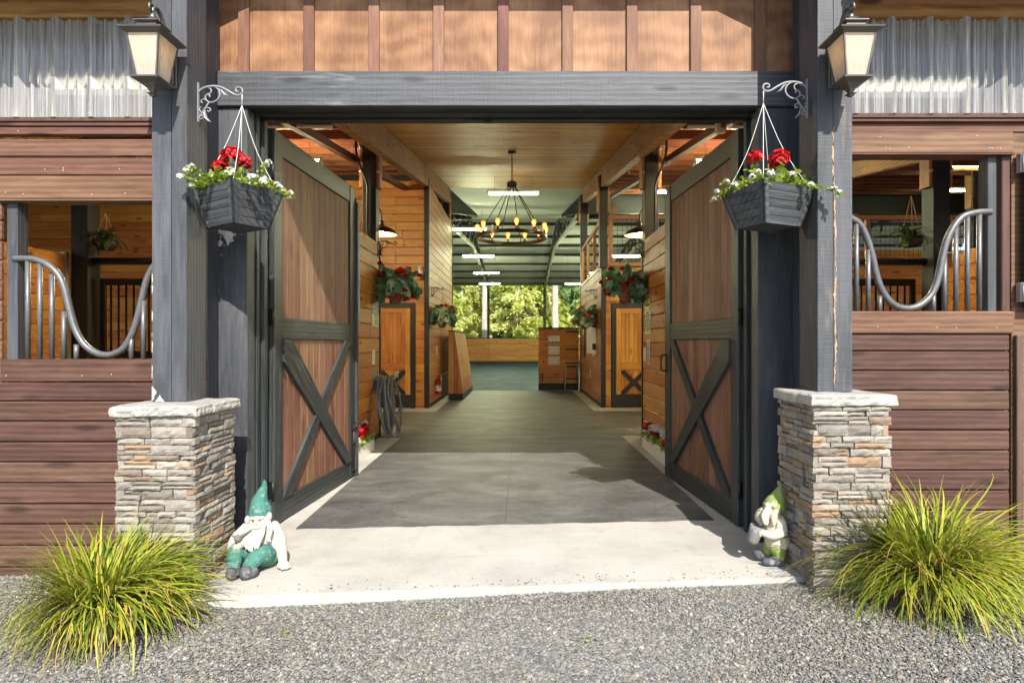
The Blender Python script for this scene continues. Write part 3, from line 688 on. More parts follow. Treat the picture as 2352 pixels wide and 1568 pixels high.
# ------------------------------------------------------------------ double doors
def barn_door(loc, rz, s, label, left):
    t = thing('barn_door', loc, label, 'door', rz, 'pair of open barn doors'); L, B, T = 1.60, .012, 2.935; fy = .026
    def add(name, mb, mat): return mb.build(name, mat, t, local=True)
    mb = MB()
    for k in range(12):
        a = .11 + (L - .22) * k / 12; b = .11 + (L - .22) * (k + 1) / 12; mb.box(a + .001, -.012, B + .1, b - .001, .012, T - .1, .004)
    add('boards', mb, M['door_board'])
    for x0, x1 in ((0, .125), (L - .125, L)): add('stile', MB().box(x0, -fy - .005, B, x1, fy + .005, T, .003), M['dark_z'])
    add('top_rail', MB().box(.1265, -fy, T - .17, L - .1265, fy, T - .001, .003), M['dark_x'])
    add('middle_rail', MB().box(.1265, -fy - .002, 1.39, L - .1265, fy + .002, 1.55, .003), M['dark_x'])
    add('bottom_rail', MB().box(.1265, -fy, B, L - .1265, fy, B + .17, .003), M['dark_x'])
    z0, z1, xa, xb = B + .172, 1.388, .1265, L - .1265
    for up in (True, False):
        p, q = ((xa, z1), (xb, z0)) if up else ((xa, z0), (xb, z1)); w = .13
        if up: poly = [(xa, z1), (xa, z1 - w * 1.3), (xb - w * .95, z0), (xb, z0), (xb, z0 + .02), (xa + w * .95, z1)]
        else: poly = [(xa, z0), (xa + w * .95, z0), (xb, z1 - .02), (xb, z1), (xb - w * .95, z1), (xa, z0 + .02)]
        # braces as separate boards turned to their slope, so that the grain follows them
        ang = math.atan2(q[1] - p[1], q[0] - p[0]); Lb = math.hypot(q[0] - p[0], q[1] - p[1])
        for side in (-1, 1):
            inv = Matrix.Rotation(-ang, 4, 'Z')
            loc2 = [(inv @ Vector((x - p[0], z - p[1], 0)))[:2] for x, z in poly]
            d0, d1 = (.013, .046) if up else (.0125, .040)
            mbb = MB().prism(loc2, 'Y', side * d0, side * d1); me = mbb.mesh('brace')
            raw('brace', me, M['dark_x'], t, rot=(0, -ang, 0), loc=(p[0], 0, p[1]))
    for z in (.28, 1.55, 2.62):
        mb = MB(); mb.box(-.012, -.02, z - .06, -.002, .02, z + .06, .002); mb.tube([(-.016, s * .03, z - .065), (-.016, s * .03, z + .065)], .011, 8)
        add('hinge', mb, M['iron_black'])
    y = s * (fy + .004)
    if left:
        mb = MB(); mb.box(L - .002, -.04, B, L + .05, .02, T - .1, .004); mb.box(L + .001, s * .02, B, L + .035, s * .055, T - .14, .004); add('astragal', mb, M['dark_z'])
        mb = MB(); mb.tube([(L - .06, y + s * .012, .06), (L - .06, y + s * .012, .55)], .008, 8)
        for z in (.09, .36, .5): mb.box(L - .09, y, z - .012, L - .03, y + s * .022, z + .012, .003)
        mb.tube([(L - .06, y + s * .012, .55), (L - .06, y + s * .05, .56), (L - .1, y + s * .05, .56)], .007, 6); add('drop_bolt', mb, M['bronze'])
        mb = MB(); zc = 2.76
        while zc > 1.57:
            f = int(zc * 1000) % 2; r_ = [(math.cos(a) * .007, math.sin(a) * .014) for a in np.linspace(0, 2 * math.pi, 9)[:-1]]; k = round((2.76 - zc) / .019) % 2
            mb.tube([(L + .018 + (c if k else 0), s * .066 + (0 if k else c), zc + z_) for c, z_ in r_], .0028, 5, closed=True); zc -= .019
        add('hanging_chain', mb, M['steel'])
    else:
        mb = MB(); zc = 1.16; mb.box(L - .045, y, zc - .10, L - .005, y + s * .006, zc + .10, .002)
        mb.tube(spline([(L - .02, y, zc - .08), (L - .02, y + s * .05, zc - .07), (L - .02, y + s * .055, zc), (L - .02, y + s * .05, zc + .07), (L - .02, y, zc + .08)], 5), .008, 8); add('pull_handle', mb, M['iron_black'])
        add('astragal', MB().box(L - .002, -.03, B, L + .03, .03, T - .05, .004), M['dark_z'])
    return t
barn_door((-1.845, 4.13, 0), math.atan2(1.57, .12), -1, 'open barn door half in sunlight, with crossed braces, a hanging chain and drop bolt', True)
barn_door((1.625, 4.13, 0), math.atan2(1.57, -.12), 1, 'open barn door all in shade, with crossed braces and a black pull handle', False)

# ------------------------------------------------------------------ stall fronts either side
YW = 3.48
def zz(py): return Z(py, YW)
def corrugated(x0, x1, z0, z1, y, parent):
    mb = MB(); mb.closed = False; pts = []; P = .228; x = x0
    prof = [(0, 0), (.012, .05), (.042, .05), (.054, 0), (.082, 0), (.088, .018), (.102, .018), (.108, 0), (.140, 0), (.146, .018), (.160, .018), (.166, 0), (.198, 0), (.204, .012), (.216, .012), (.222, 0)]
    while x < x1:
        for (u, d) in prof:
            if x + u <= x1: pts.append((x + u, y - d))
        x += P
    n = len(pts); zs_ = [z0 + (z1 - z0) * k / 6 for k in range(7)]
    vs = [(px, py + .003 * noise.noise((px * 2, z * 3, 1)), z) for z in zs_ for px, py in pts]
    mb._add(vs, [(j * n + i, j * n + i + 1, (j + 1) * n + i + 1, (j + 1) * n + i) for j in range(6) for i in range(n - 1)], .5, True)
    return mb.build('corrugated_sheet', M['corr'], parent)
def screws(mb, pts, y):
    for x, z in pts: mb.lathe([(.005, 0), (.005, .003), (.002, .005)], 8, (x, y, z), ax=Matrix.Rotation(rad(90), 3, 'X'))

# left stall front
t = thing('stall_wall', (-4.2, YW, -.05), 'brown board stall front whose low yoke window stands beside the white-chipped post', 'stall front', group='stall fronts either side of the doorway')
zs = [zz(p) for p in (876, 921, 967, 1015, 1061, 1109, 1157, 1204, 1253, 1303, 1350)]
mb = hboards(MB(), 'X', -7.0, -1.99, zs, YW, YW + .03, .007, .0030); mb.box(-7, YW + .032, -.2, -1.99, YW + .06, 1.1); mb.build('siding', M['siding'], t)
MB().box(-3.22, YW - .012, zz(875.3), -1.985, YW + .09, zz(825), .005).build('sill_board', M['siding'], t)
hboards(MB(), 'X', -7.0, -3.225, [zz(p) for p in (460, 506, 552, 598, 644, 690, 736, 782, 828, 875)], YW, YW + .03, .007, .0030).build('side_boards', M['siding_up'], t)
mb = hboards(MB(), 'X', -7.0, -1.985, [zz(404.5), zz(360.5), zz(318)], YW, YW + .03, .008, .0032); mb.build('upper_siding', M['siding_up'], t)
mb = MB(); mb.box(-7.0, YW - .016, zz(458), -1.985, YW + .05, zz(405.5), .005); mb.box(-7, YW - .02, zz(463), -1.985, YW + .09, zz(458.6), .002); mb.build('lintel_board', M['siding_up'], t)
mb = MB(); mb.box(-7.0, YW - .01, zz(310), -1.985, YW + .04, zz(293), .003); mb.box(-7.0, YW - .02, zz(292), -1.985, YW + .04, zz(283.5), .003); mb.build('trim_board', M['siding_up'], t)
MB().box(-7.0, YW - .03, zz(283), -1.985, YW + .03, zz(273), .003).build('sheet_sill', M['brown_z'], t)
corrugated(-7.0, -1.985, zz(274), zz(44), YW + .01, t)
mb = MB(); screws(mb, [(-3.2 + .114 * k * 1.0, zz(66)) for k in range(0, 11, 2)] + [(-3.2 + .114 * k, zz(268)) for k in range(0, 11, 2)], YW - .0); each(mb, 'screw_head', M['steel'], t)
MB().box(X(8, YW), YW + .022, 1.24, X(33, YW), YW + .10, 2.26, .003).build('window_post', M['gray_z'], t)
g = MB(); gpts = [(-40, 592), (0, 594), (33, 594), (64, 594), (83, 596.5), (108, 607), (133, 629), (148, 661), (158.5, 704.6), (173, 755), (194, 791), (223, 811), (252, 814.5), (281, 802), (299, 776.6), (313, 740.6), (324, 697.4), (335, 650.6), (347, 622), (362, 604), (385, 595)]
rail = g.tube([(X(a, 3.505), 3.505, Z(b, 3.505)) for a, b in [(u.x, u.y) for u in spline([(a, b, 0) for a, b in gpts[2:]], 5)]], .0205, 10).build('yoke_rail', M['steel_rail'], t)
for cx, top in ((178, 600), (255, 606), (332, 630), (408, 715), (487, 791), (838, 768), (915, 690)):
    x = X(cx * .36, 3.505); MB().tube([(x, 3.505, 1.25), (x, 3.505, Z(top, 3.505))], .0145, 8).build('bar', M['steel_rail'], rail)

# right stall front
t = thing('stall_wall', (4.0, YW, -.05), 'brown board stall front whose higher yoke window reaches up beside a black shutter', 'stall front', group='stall fronts either side of the doorway')
xr = X(2325, YW)
zs = [zz(p) for p in (766.5, 806, 851, 897, 942, 988, 1034, 1080, 1126, 1172, 1218, 1264, 1310)]
mb = hboards(MB(), 'X', 1.80, xr - .014, zs, YW, YW + .03, .007, .0030); mb.box(1.80, YW + .032, -.2, xr, YW + .06, 1.5); mb.build('siding', M['siding'], t)
MB().box(1.80, YW - .012, zz(765.8), xr, YW + .09, zz(715), .005).build('sill_board', M['siding_up'], t)
mb = MB(); mb.box(1.80, YW - .012, zz(353), xr, YW + .04, zz(304), .005); mb.box(1.80, YW - .02, zz(357.5), xr, YW + .09, zz(353.5), .002); mb.build('lintel_board', M['siding_up'], t)
mb = MB(); mb.box(1.80, YW - .0, zz(303), 7, YW + .04, zz(290), .003); mb.box(1.80, YW - .02, zz(282), 7, YW + .04, zz(275), .003); mb.box(1.8, YW + .012, zz(290), 7, YW + .04, zz(282)); mb.build('trim_board', M['siding_up'], t)
MB().box(1.80, YW - .03, zz(274.6), 7, YW + .03, zz(264), .003).build('sheet_sill', M['brown_z'], t)
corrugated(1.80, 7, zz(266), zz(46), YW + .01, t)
mb = MB(); screws(mb, [(2.06 + .2 * k, zz(66)) for k in range(0, 6)] + [(2.06 + .2 * k, zz(260)) for k in range(0, 6)], YW - .0); each(mb, 'screw_head', M['steel'], t)
MB().box(X(2276, YW), YW + .022, 1.54, X(2296, YW), YW + .10, 2.53, .003).build('window_post', M['gray_z'], t)
MB().box(X(2306, YW), YW + .012, zz(715.5), xr - .002, YW + .07, zz(357), .004).build('window_jamb', M['brown_z'], t)
mb = MB(); mb.box(xr + .004, YW + .01, -.2, 7, YW + .05, zz(303)); mb.build('side_panel', M['siding_up'], t)
MB().box(X(2330, YW), YW - .02, -.06, X(2345, YW), YW + .009, zz(770), .004).build('corner_trim', M['brown_z'], t)
gp = [(1935, 496), (1958, 503), (1977, 518), (1992, 550), (2003, 586), (2012, 629), (2025, 665), (2046, 694), (2071, 706.5), (2097, 706.5), (2122, 694), (2143.5, 668.6), (2156, 632.6), (2165, 589), (2176, 548), (2192, 518), (2212, 497), (2244, 487.8), (2276, 486.5)]
rail = MB().tube([(X(u.x, 3.505), 3.505, Z(u.y, 3.505)) for u in spline([(a, b, 0) for a, b in gp], 5)], .0205, 10).build('yoke_rail', M['steel_rail'], t)
for cx, top in ((760, 510), (835, 574), (908, 680), (1250, 672), (1322, 586), (1393, 520), (1467, 494), (1543, 490)):
    x = X(1693.5 + cx * .36, 3.505); MB().tube([(x, 3.505, 1.545), (x, 3.505, Z(top, 3.505))], .0145, 8).build('bar', M['steel_rail'], rail)
t = thing('window_shutter', (3.3, 3.45, 1.55), 'black board shutter hinged open beside the higher stall window', 'shutter')
mb = MB()
for k in range(4): mb.box(3.085 + .13 * k, 3.425, zz(712), 3.213 + .13 * k, 3.455, zz(352), .004)
mb.build('shutter_boards', M['black_z'], t)
for p in (378, 672):
    mb = MB(); mb.box(3.062, 3.44, zz(p + 22), 3.12, 3.478, zz(p - 22), .003); mb.tube([(3.07, 3.43, zz(p + 20)), (3.07, 3.43, zz(p - 20))], .011, 8); mb.build('hinge', M['steel'], t)

def nails(t, x0, x1, zs_, y, n, seed):
    rg = random.Random(seed); mb = MB()
    for k in range(n): mb.lathe([(.003, 0), (.0025, .0015)], 6, (rg.uniform(x0, x1), y, rg.choice(zs_) + rg.uniform(.015, .03)), ax=Matrix.Rotation(rad(90), 3, 'X'))
    mb.build('nail_heads', M['plate'], t)
SW = [o for o in COL.objects if o.name.startswith('stall_wall')]
nails(SW[0], -3.2, -2.2, [zz(p) for p in (455, 400, 310, 870)], YW - .021, 14, 1); nails(SW[1], 2.05, 3.0, [zz(p) for p in (350, 760, 325)], YW - .0135, 12, 2)
# eaves over both stall fronts
for x0, x1, lb in ((-7.2, -2.21, 'pale soffit and rough timber eave above the low yoke window'), (1.985, 7.2, 'pale soffit and rough timber eave above the higher yoke window')):
    t = thing('barn_eave', ((x0 + x1) / 2, 3.3, 3.3), lb, 'eave', group='eaves over the stall fronts')
    MB().box(x0, YW - .035, zz(46), x1, YW + .06, zz(7) + .02, .006).build('eave_timber', M['timber'], t)
    mb = MB(); n = 5
    for k in range(n): mb.box(x0, 2.99 + .1 * k, 3.462, x1, 2.99 + .1 * k + .097, 3.485, .002)
    mb.build('soffit', M['soffit'], t)
    MB().box(x0, 2.955, 3.44, x1, 2.985, 3.66, .003).build('fascia', M['brown_z'], t)
    MB().prism([(2.95, 3.663), (3.6, 3.75), (3.6, 3.80), (2.93, 3.70)], 'X', x0, x1).build('roof_edge', M['dark_metal'], t)

# ------------------------------------------------------------------ wall lanterns
def lantern(x, z, rz, label):
    """origin on the post face, at the middle of the backplate"""
    t = thing('wall_lantern', (x, 3.298, z), label, 'lantern', rz, 'bronze lanterns on the timber posts')
    B = lambda n, mb, mt, p=t: mb.build(n, mt, p, local=True)
    q = math.sqrt(2)
    mb = MB(); mb.box(-.052, -.012, -.15, .052, 0, .15, .004); mb.box(-.038, -.026, -.13, .038, -.0125, .13, .006); mb.box(-.02, -.04, -.10, .02, -.0265, -.0, .004); B('backplate', mb, M['pewter'])
    yc = -.185; b0, b1 = -.175, .095                       # body bottom and top heights
    mb = MB(); mb.tube(spline([(0, -.028, .03), (0, -.04, .16), (0, -.075, .27), (0, -.13, .33), (0, -.175, .32), (0, -.185, .285)], 6), .014, 8)
    mb.tube(spline([(0, -.175, .325), (0, -.215, .325), (0, -.222, .295), (0, -.2, .285)], 5), .009, 8); mb.box(-.012, -.09, .02, .012, -.026, .04, .003); B('arm', mb, M['pewter'])
    def sq(mb, prof, rnd=None): mb.lathe([(r * q, zz_) for r, zz_ in prof], 4, (0, yc, 0), phase=math.pi / 4, smooth=False)
    mb = MB(); sq(mb, [(.108, .092), (.142, .112), (.145, .122), (.098, .128), (.082, .142), (.068, .162), (.060, .184), (.078, .192), (.078, .199), (.045, .205), (.03, .215), (.022, .235)]); mb.lathe([(.022, .235), (.026, .245), (.018, .262), (.012, .285)], 12, (0, yc, 0)); B('roof_cap', mb, M['pewter'])
    mb = MB(); sq(mb, [(.012, -.285), (.018, -.275), (.028, -.268), (.012, -.262), (.014, -.255), (.024, -.235), (.05, -.21), (.092, -.19), (.094, -.18), (.072, -.175)]); B('base_cap', mb, M['pewter'])
    w0, w1 = .066, .104
    for sx, sy in ((1, 1), (-1, 1), (-1, -1), (1, -1)):
        B('corner_bar', MB().tube([(sx * w0, yc + sy * w0, b0), (sx * w1, yc + sy * w1, b1)], .0068, 4, smooth=False), M['pewter'])
    for k in range(4):
        c, s = round(math.cos(k * math.pi / 2)), round(math.sin(k * math.pi / 2)); mb = MB()
        R = lambda u, v, w: (c * u - s * v, yc + s * u + c * v, w)
        vs = [R(-w0, -w0, b0), R(w0, -w0, b0), R(w1, -w1, b1), R(-w1, -w1, b1)]; vi = [R(-w0 + .004, -w0 + .003, b0), R(w0 - .004, -w0 + .003, b0), R(w1 - .004, -w1 + .003, b1), R(-w1 + .004, -w1 + .003, b1)]
        mb._add(vs + vi, [(0, 1, 2, 3), (7, 6, 5, 4), (0, 4, 5, 1), (1, 5, 6, 2), (2, 6, 7, 3), (3, 7, 4, 0)]); B('glass_pane', mb, M['glass_amber'])
    mb = MB(); mb.lathe([(.013, .09), (.014, .06), (.03, .035), (.033, .01), (.024, -.015), (.006, -.03)], 14, (0, yc, 0)); B('bulb', mb, M['lantern_bulb'])
    t.scale = (.83, .83, .83)
    return t
lantern(-2.062, 2.97, 0, 'bronze wall lantern on the white-chipped post beside the low stall window')
lantern(1.845, 2.97, 0, 'bronze wall lantern on the brown-streaked post beside the higher stall window')

# ------------------------------------------------------------------ scrolled plant brackets
def bracket_shape(sc_=.00063):
    mb = MB(); k = sc_ / .00063
    U = lambda pts: [((x - 262) * sc_, 0, (460 - y) * sc_) for x, y in pts]
    mb.box(-.002 * k, -.011 * k, 0, .006 * k, .011 * k, .242 * k, .002)
    mb.tube(spline(U([(262, 165), (290, 140), (340, 117), (410, 108), (480, 118), (545, 150), (605, 186), (640, 196), (675, 188), (690, 160), (680, 132), (650, 122), (626, 138), (634, 160), (655, 158)]), 5), [.0095 * k if i < 30 else .0075 * k for i in range(71)], 6, flat=.7)
    mb.tube(spline(U([(418, 112), (455, 140), (472, 185), (455, 230), (415, 260), (372, 264), (340, 245), (330, 215), (345, 192), (370, 196), (372, 215)]), 5), .0058 * k, 6)
    mb.tube(spline(U([(345, 120), (378, 132), (388, 158), (372, 182), (352, 180)]), 5), .005 * k, 6)
    mb.tube(spline(U([(372, 264), (352, 285), (330, 325), (300, 370), (272, 410), (266, 425)]), 5), .0062 * k, 6)
    mb.tube(spline(U([(352, 255), (320, 235), (295, 245), (292, 265), (308, 270)]), 5), .0048 * k, 6)
    mb.tube(spline(U([(345, 318), (372, 322), (380, 340), (366, 355), (350, 345)]), 5), .0048 * k, 6)
    mb.tube(spline(U([(300, 370), (278, 345), (272, 320), (290, 312)]), 5), .0046 * k, 6)
    mb.tube(spline(U([(268, 425), (295, 425), (314, 410), (306, 392), (290, 400)]), 5), .0048 * k, 6)
    mb.tube(U([(330, 335), (322, 370), (335, 415), (362, 440), (388, 456)]), [.003 * k, .012 * k, .013 * k, .009 * k, .001], 6, flat=.4)
    mb.tube(U([(455, 118), (490, 150), (515, 185), (560, 202)]), [.004 * k, .010 * k, .010 * k, .001], 6, flat=.4)
    return mb
def bracket(loc, rz, mat, label, sc_=.00063, group='scrolled iron plant brackets'):
    mb = bracket_shape(sc_); me = mb.mesh('plant_bracket'); o = raw('plant_bracket', me, mat, None, (0, 0, rz), loc)
    return tag(o, label, 'bracket', group)
bracket((-1.966, 3.42, Z(282, 3.42)), 0, M['bracket'], 'pale scrolled iron bracket on the white-chipped lantern post')
bracket((1.741, 3.42, Z(273, 3.42)), math.pi, M['bracket'], 'pale scrolled iron bracket on the brown-streaked lantern post')

# ------------------------------------------------------------------ hanging wooden planters with flowers
def umbel(mb, c, r, n, pr, up=(0, 0, 1)):
    for _ in range(n):
        d = Vector((random.gauss(0, 1), random.gauss(0, 1), random.gauss(0, 1))).normalized()
        if d.z < -.35: d.z = -d.z
        mb.leaf(Vector(c) + d * r * random.uniform(.8, 1.05), d + Vector((random.uniform(-.5, .5), random.uniform(-.5, .5), .2)), pr * random.uniform(.6, 1.25), 5, random.uniform(.1, .5))
def planter(loc, rz, label, reds, hook, mirror):
    """loc: centre of the box's top; hook: world point of the bracket's tip"""
    t = thing('hanging_planter', loc, label, 'planter', rz, 'planters hanging from scrolled brackets')
    B = lambda n, mb, mt, p=t: mb.build(n, mt, p, local=True)
    wt, dt, wb, db, h = .21, .165, .14, .11, .228
    box = MB(); n = 5
    for k in range(4):
        for j in range(n):
            u0, u1 = j / n, (j + 1) / n - .012
            def pt(s, u, inn):
                w = wb + (wt - wb) * u - inn; d = db + (dt - db) * u - inn; z = -h + h * u
                return [(s * w, -d, z), (w, s * d, z), (-s * w, d, z), (-w, -s * d, z)][k]
            vs = [pt(-1, u0, 0), pt(1, u0, 0), pt(1, u1, 0), pt(-1, u1, 0), pt(-1, u0, .012), pt(1, u0, .012), pt(1, u1, .012), pt(-1, u1, .012)]
            box._add(vs, [(0, 1, 2, 3), (7, 6, 5, 4), (0, 4, 5, 1), (1, 5, 6, 2), (2, 6, 7, 3), (3, 7, 4, 0)])
    box.box(-wb + .006, -db + .006, -h + .002, wb - .006, db - .006, -h + .014); box.box(-wt + .02, -dt + .02, -.05, wt - .02, dt - .02, -.03)
    bx = B('planter_box', box, M['planter'])
    for sx, sy in ((1, 1), (-1, 1), (-1, -1), (1, -1)):
        mb = MB(); o = .006
        for ax in (0, 1):
            q0 = Vector((sx * (wb + o), sy * (db + o), -h - .002)); q1 = Vector((sx * (wt + o), sy * (dt + o), .004)); dv = Vector((-sx * .034, 0, 0)) if ax == 0 else Vector((0, -sy * .034, 0)); iv = Vector((0, -sy * .012, 0)) if ax == 0 else Vector((-sx * .012, 0, 0))
            vs = [q0, q0 + dv, q1 + dv, q1]; vs = vs + [v + iv for v in vs]; mb._add(vs, [(0, 1, 2, 3), (7, 6, 5, 4), (0, 4, 5, 1), (1, 5, 6, 2), (2, 6, 7, 3), (3, 7, 4, 0)])
        B('corner_trim', mb, M['planter'], bx)
    hk = WM[t.name].inverted() @ Vector(hook); mb = MB(); kn = hk + Vector((0, 0, -.10))
    mb.tube([hk, kn], .0018, 5); mb.tube([hk + Vector((.004, 0, 0)), kn], .0015, 5)
    for sx, sy in ((1, 1), (-1, 1), (-1, -1), (1, -1)):
        e = Vector((sx * (wt - .02), sy * (dt - .02), -.01)); md = (kn + e) / 2 + Vector((-sx * .012, -sy * .012, -.02)); mb.tube(spline([kn, md, e], 4), .0016, 5)
    B('hanger_cord', mb, M['string'])
    fol = MB(); stem = MB(); white = MB(); red = MB(); rg = random.Random(4 if mirror else 9)
    for _ in range(520):
        x = rg.uniform(-wt, wt) * 1.02; y = rg.uniform(-dt, dt) * 1.05; z = abs(rg.gauss(0, .032)) + .0 + .05 * max(0, 1 - (x / .14) ** 2) * rg.random() * 1.3
        if abs(x) > wt * .85 or abs(y) > dt * .85: z -= rg.random() * .035
        big = abs(x) < .12 and rg.random() < .3
        fol.leaf((x, y, z), (rg.gauss(0, .6), rg.gauss(-.25, .6), 1), rg.uniform(.020, .034) if big else rg.uniform(.008, .016), 7 if big else 5, .25, rg.random())
    trails = []
    for k in range(18):
        a = rg.uniform(0, 6.28); 
        if k < 9: a = rg.choice([0, math.pi]) + rg.gauss(0, .45)
        L = rg.uniform(.10, .2) if k > 5 else rg.uniform(.2, .33)
        p0 = Vector((math.cos(a) * wt * .8, math.sin(a) * dt * .8, .01)); d = Vector((math.cos(a), math.sin(a) * .9, rg.uniform(-.1, .35)))
        p = [p0]; v = d.normalized()
        for i in range(7): p.append(p[-1] + v * L / 7); v = (v + Vector((rg.gauss(0, .12), rg.gauss(0, .12), rg.uniform(-.24, .10)))).normalized()
        stem.tube(p, .0016, 4); trails.append(p)
        for i, q in enumerate(p[1:]):
            for _ in range(6): fol.leaf(q + Vector((rg.gauss(0, .010), rg.gauss(0, .010), rg.gauss(0, .009))), (rg.gauss(0, 1), rg.gauss(0, 1), 1.2), rg.uniform(.007, .013), 5, .2, rg.random())
        for j in range(2 if k < 9 else 1): umbel(white, p[-1 - j] + Vector((rg.gauss(0, .008), rg.gauss(0, .008), .008)), .018, 26, .0078)
    for _ in range(16): umbel(white, (rg.uniform(-wt, wt) * .9, rg.uniform(-dt, dt) * .9 - .03, rg.uniform(.035, .07)), .02, 28, .008)
    for (x, y, z, r) in reds:
        z = z * 1.15 + .02; r = r * 1.02; stem.tube(spline([(x * .7, y * .7, 0), (x * .9, y * .9, z * .6), (x, y, z - r * .4)], 4), .003, 5); umbel(red, (x, y, z), r, 90, r * .36)
        for _ in range(5): fol.leaf((x + rg.gauss(0, .012), y + rg.gauss(0, .012), z - r * 1.0), (rg.gauss(0, 1), rg.gauss(0, 1), -.3), .012, 5, .2)
    B('foliage', fol, M['geranium_leaf']); B('stems', stem, M['stem']); B('red_blossom', red, M['red_petal']); B('white_blossom', white, M['white_petal'])
    return t
planter((-1.725, 3.42, 2.283), rad(-32), 'charcoal wooden planter of red and white flowers hanging before the sunlit door', [(-.115, -.02, .165, .030), (.03, -.05, .15, .052), (-.03, -.09, .085, .045), (-.06, -.05, .10, .035), (.06, .0, .12, .042)], (-1.70, 3.42, Z(205, 3.42)), False)
planter((1.50, 3.42, 2.285), rad(24), 'charcoal wooden planter of red and white flowers hanging before the shaded door', [(-.12, -.02, .135, .042), (.06, -.03, .15, .052), (.02, -.08, .12, .040), (.09, .02, .12, .035)], (1.475, 3.42, Z(200, 3.42)), True)

# ------------------------------------------------------------------ grass clumps in front
def grass_clump(loc, n, Lmin, Lmax, seed, label, tilt):
    t = thing('grass_clump', loc, label, 'grass', group='grass clumps before the pillars')
    MB().lathe([(.12, 0), (.15, .02), (.17, .12), (.185, .17), (.19, .185), (.17, .185), (.15, .16)], 28, loc).build('pot', M['pot_brown'], t)
    g = np.random.default_rng(seed); S = 8; V = []; Fs = []; R = []; b = 0
    for i in range(n):
        dead = g.random() < .2
        ph = g.uniform(0, 2 * math.pi); r0 = .13 * math.sqrt(g.random()); L = g.uniform(Lmin, Lmax) * (g.uniform(.45, .8) if dead else 1)
        el = rad(g.choice([g.uniform(58, 88), g.uniform(26, 60), g.uniform(0, 34)], p=[.27, .38, .35])); bend = rad(g.uniform(45, 135)) * (1.0 if el > rad(50) else .78)
        if el > rad(62): bend *= .75; L *= .76
        ph2 = ph + g.normal(0, .35); L *= 1 - .42 * max(0, -math.sin(ph)) * (1 if el < rad(62) else .3); p = np.array([loc[0] + r0 * math.cos(ph), loc[1] + r0 * math.sin(ph), loc[2] + .17 + g.uniform(-.02, .03)])
        w = g.uniform(.0022, .0052); sw = g.normal(0, .5) * (2.2 if dead else 1); tip = g.random() < .3; rr = g.random() * .84 if not dead else g.uniform(.85, 1)
        vs = []
        for k in range(S + 1):
            u = k / S; e = el - bend * u ** 1.35; a = ph2 + sw * u * u + (tilt * u * u)
            if k: p = p + np.array([math.cos(e) * math.cos(a), math.cos(e) * math.sin(a), math.sin(e)]) * (L / S)
            if p[2] < loc[2] + .008: p[2] = loc[2] + .008 + .004 * g.random()
            ww = w * (1 - u ** 2.2) * (.7 + .6 * min(1, u * 3)) + .0004; sd_ = np.array([-math.sin(a), math.cos(a), 0])
            
            if k > S - 3 and not dead and tip: ww *= .8
            vs.append(p - sd_ * ww); vs.append(p + sd_ * ww + np.array([0, 0, ww * .5]))
        V += vs; Fs += [(b + 2 * k, b + 2 * k + 1, b + 2 * k + 3, b + 2 * k + 2) for k in range(S)]; R += [rr] * (S - 2) + ([.88, .93] if tip else [rr, rr]); b += 2 * (S + 1)
    tb = MB(); rg = random.Random(seed)
    for _ in range(340):
        a = rg.uniform(0, 6.28); r0 = rg.uniform(.12, .18); p = Vector((r0 * math.cos(a), r0 * math.sin(a), .17 + rg.uniform(-.02, .03))); e = rg.uniform(-.4, .5); L = rg.uniform(.12, .34); w = rg.uniform(.0014, .003); cv = rg.uniform(1.0, 2.2); sw = rg.gauss(0, .6); pts = []
        for k in range(6):
            u = k / 5; pts.append(p.copy()); ee = e - cv * u; aa = a + sw * u; p = p + Vector((math.cos(aa) * math.cos(ee), math.sin(aa) * math.cos(ee), math.sin(ee))) * L / 5; p.z = max(p.z, .006)
        sd_ = Vector((-math.sin(a), math.cos(a), 0)); vs = []
        for k, q in enumerate(pts): vs += [q - sd_ * w * (1 - .15 * k), q + sd_ * w * (1 - .15 * k) + Vector((0, 0, .001))]
        tb._add(vs, [(2 * k, 2 * k + 1, 2 * k + 3, 2 * k + 2) for k in range(5)], None, True)
    tb.closed = False; tb.build('dead_blades', M['thatch'], t, local=True)
    me = np_mesh('blades', np.array(V) - np.array(loc), np.array(Fs), np.array(R), True); raw('blades', me, M['blade'], t)
    return t
grass_clump((-2.05, 2.74, -.075), 1350, .36, .62, 5, 'arching yellow-green grass clump in an old pot before the pillar with the teal-hatted gnome', 0.0)
grass_clump((2.17, 2.97, -.03), 1700, .46, .80, 8, 'larger arching yellow-green grass clump before the pillar with the green-hatted gnome', 0.0)

# ------------------------------------------------------------------ garden gnomes
def blob(parts, vox, sm=3):
    mb = MB()
    for p in parts:
        if p[0] == 'b': mb.ball(p[1], p[2], 16, 10, rot=p[3] if len(p) > 3 else None)
        else:
            cap = p[0] == 't'; m_ = len(p[1]); sp = spline(p[1], 4) if m_ > 2 else [Vector(q) for q in p[1]]; rs = []
            for i in range(len(sp)):
                u = i / 4 if m_ > 2 else i; k = min(int(u), m_ - 2); rs.append(p[2][k] + (p[2][k + 1] - p[2][k]) * (u - k))
            mb.tube(sp, rs, 12); mb.ball(sp[-1], rs[-1] * .98, 10, 8)
            if cap: mb.ball(sp[0], rs[0] * .98, 10, 8)
    return remesh(mb, vox, sm)
t = thing('garden_gnome', (-1.60, 3.36, 0), 'sitting stone gnome in a teal hat leaning back with a pipe', 'gnome', rad(6), 'garden gnomes by the stone pillars')
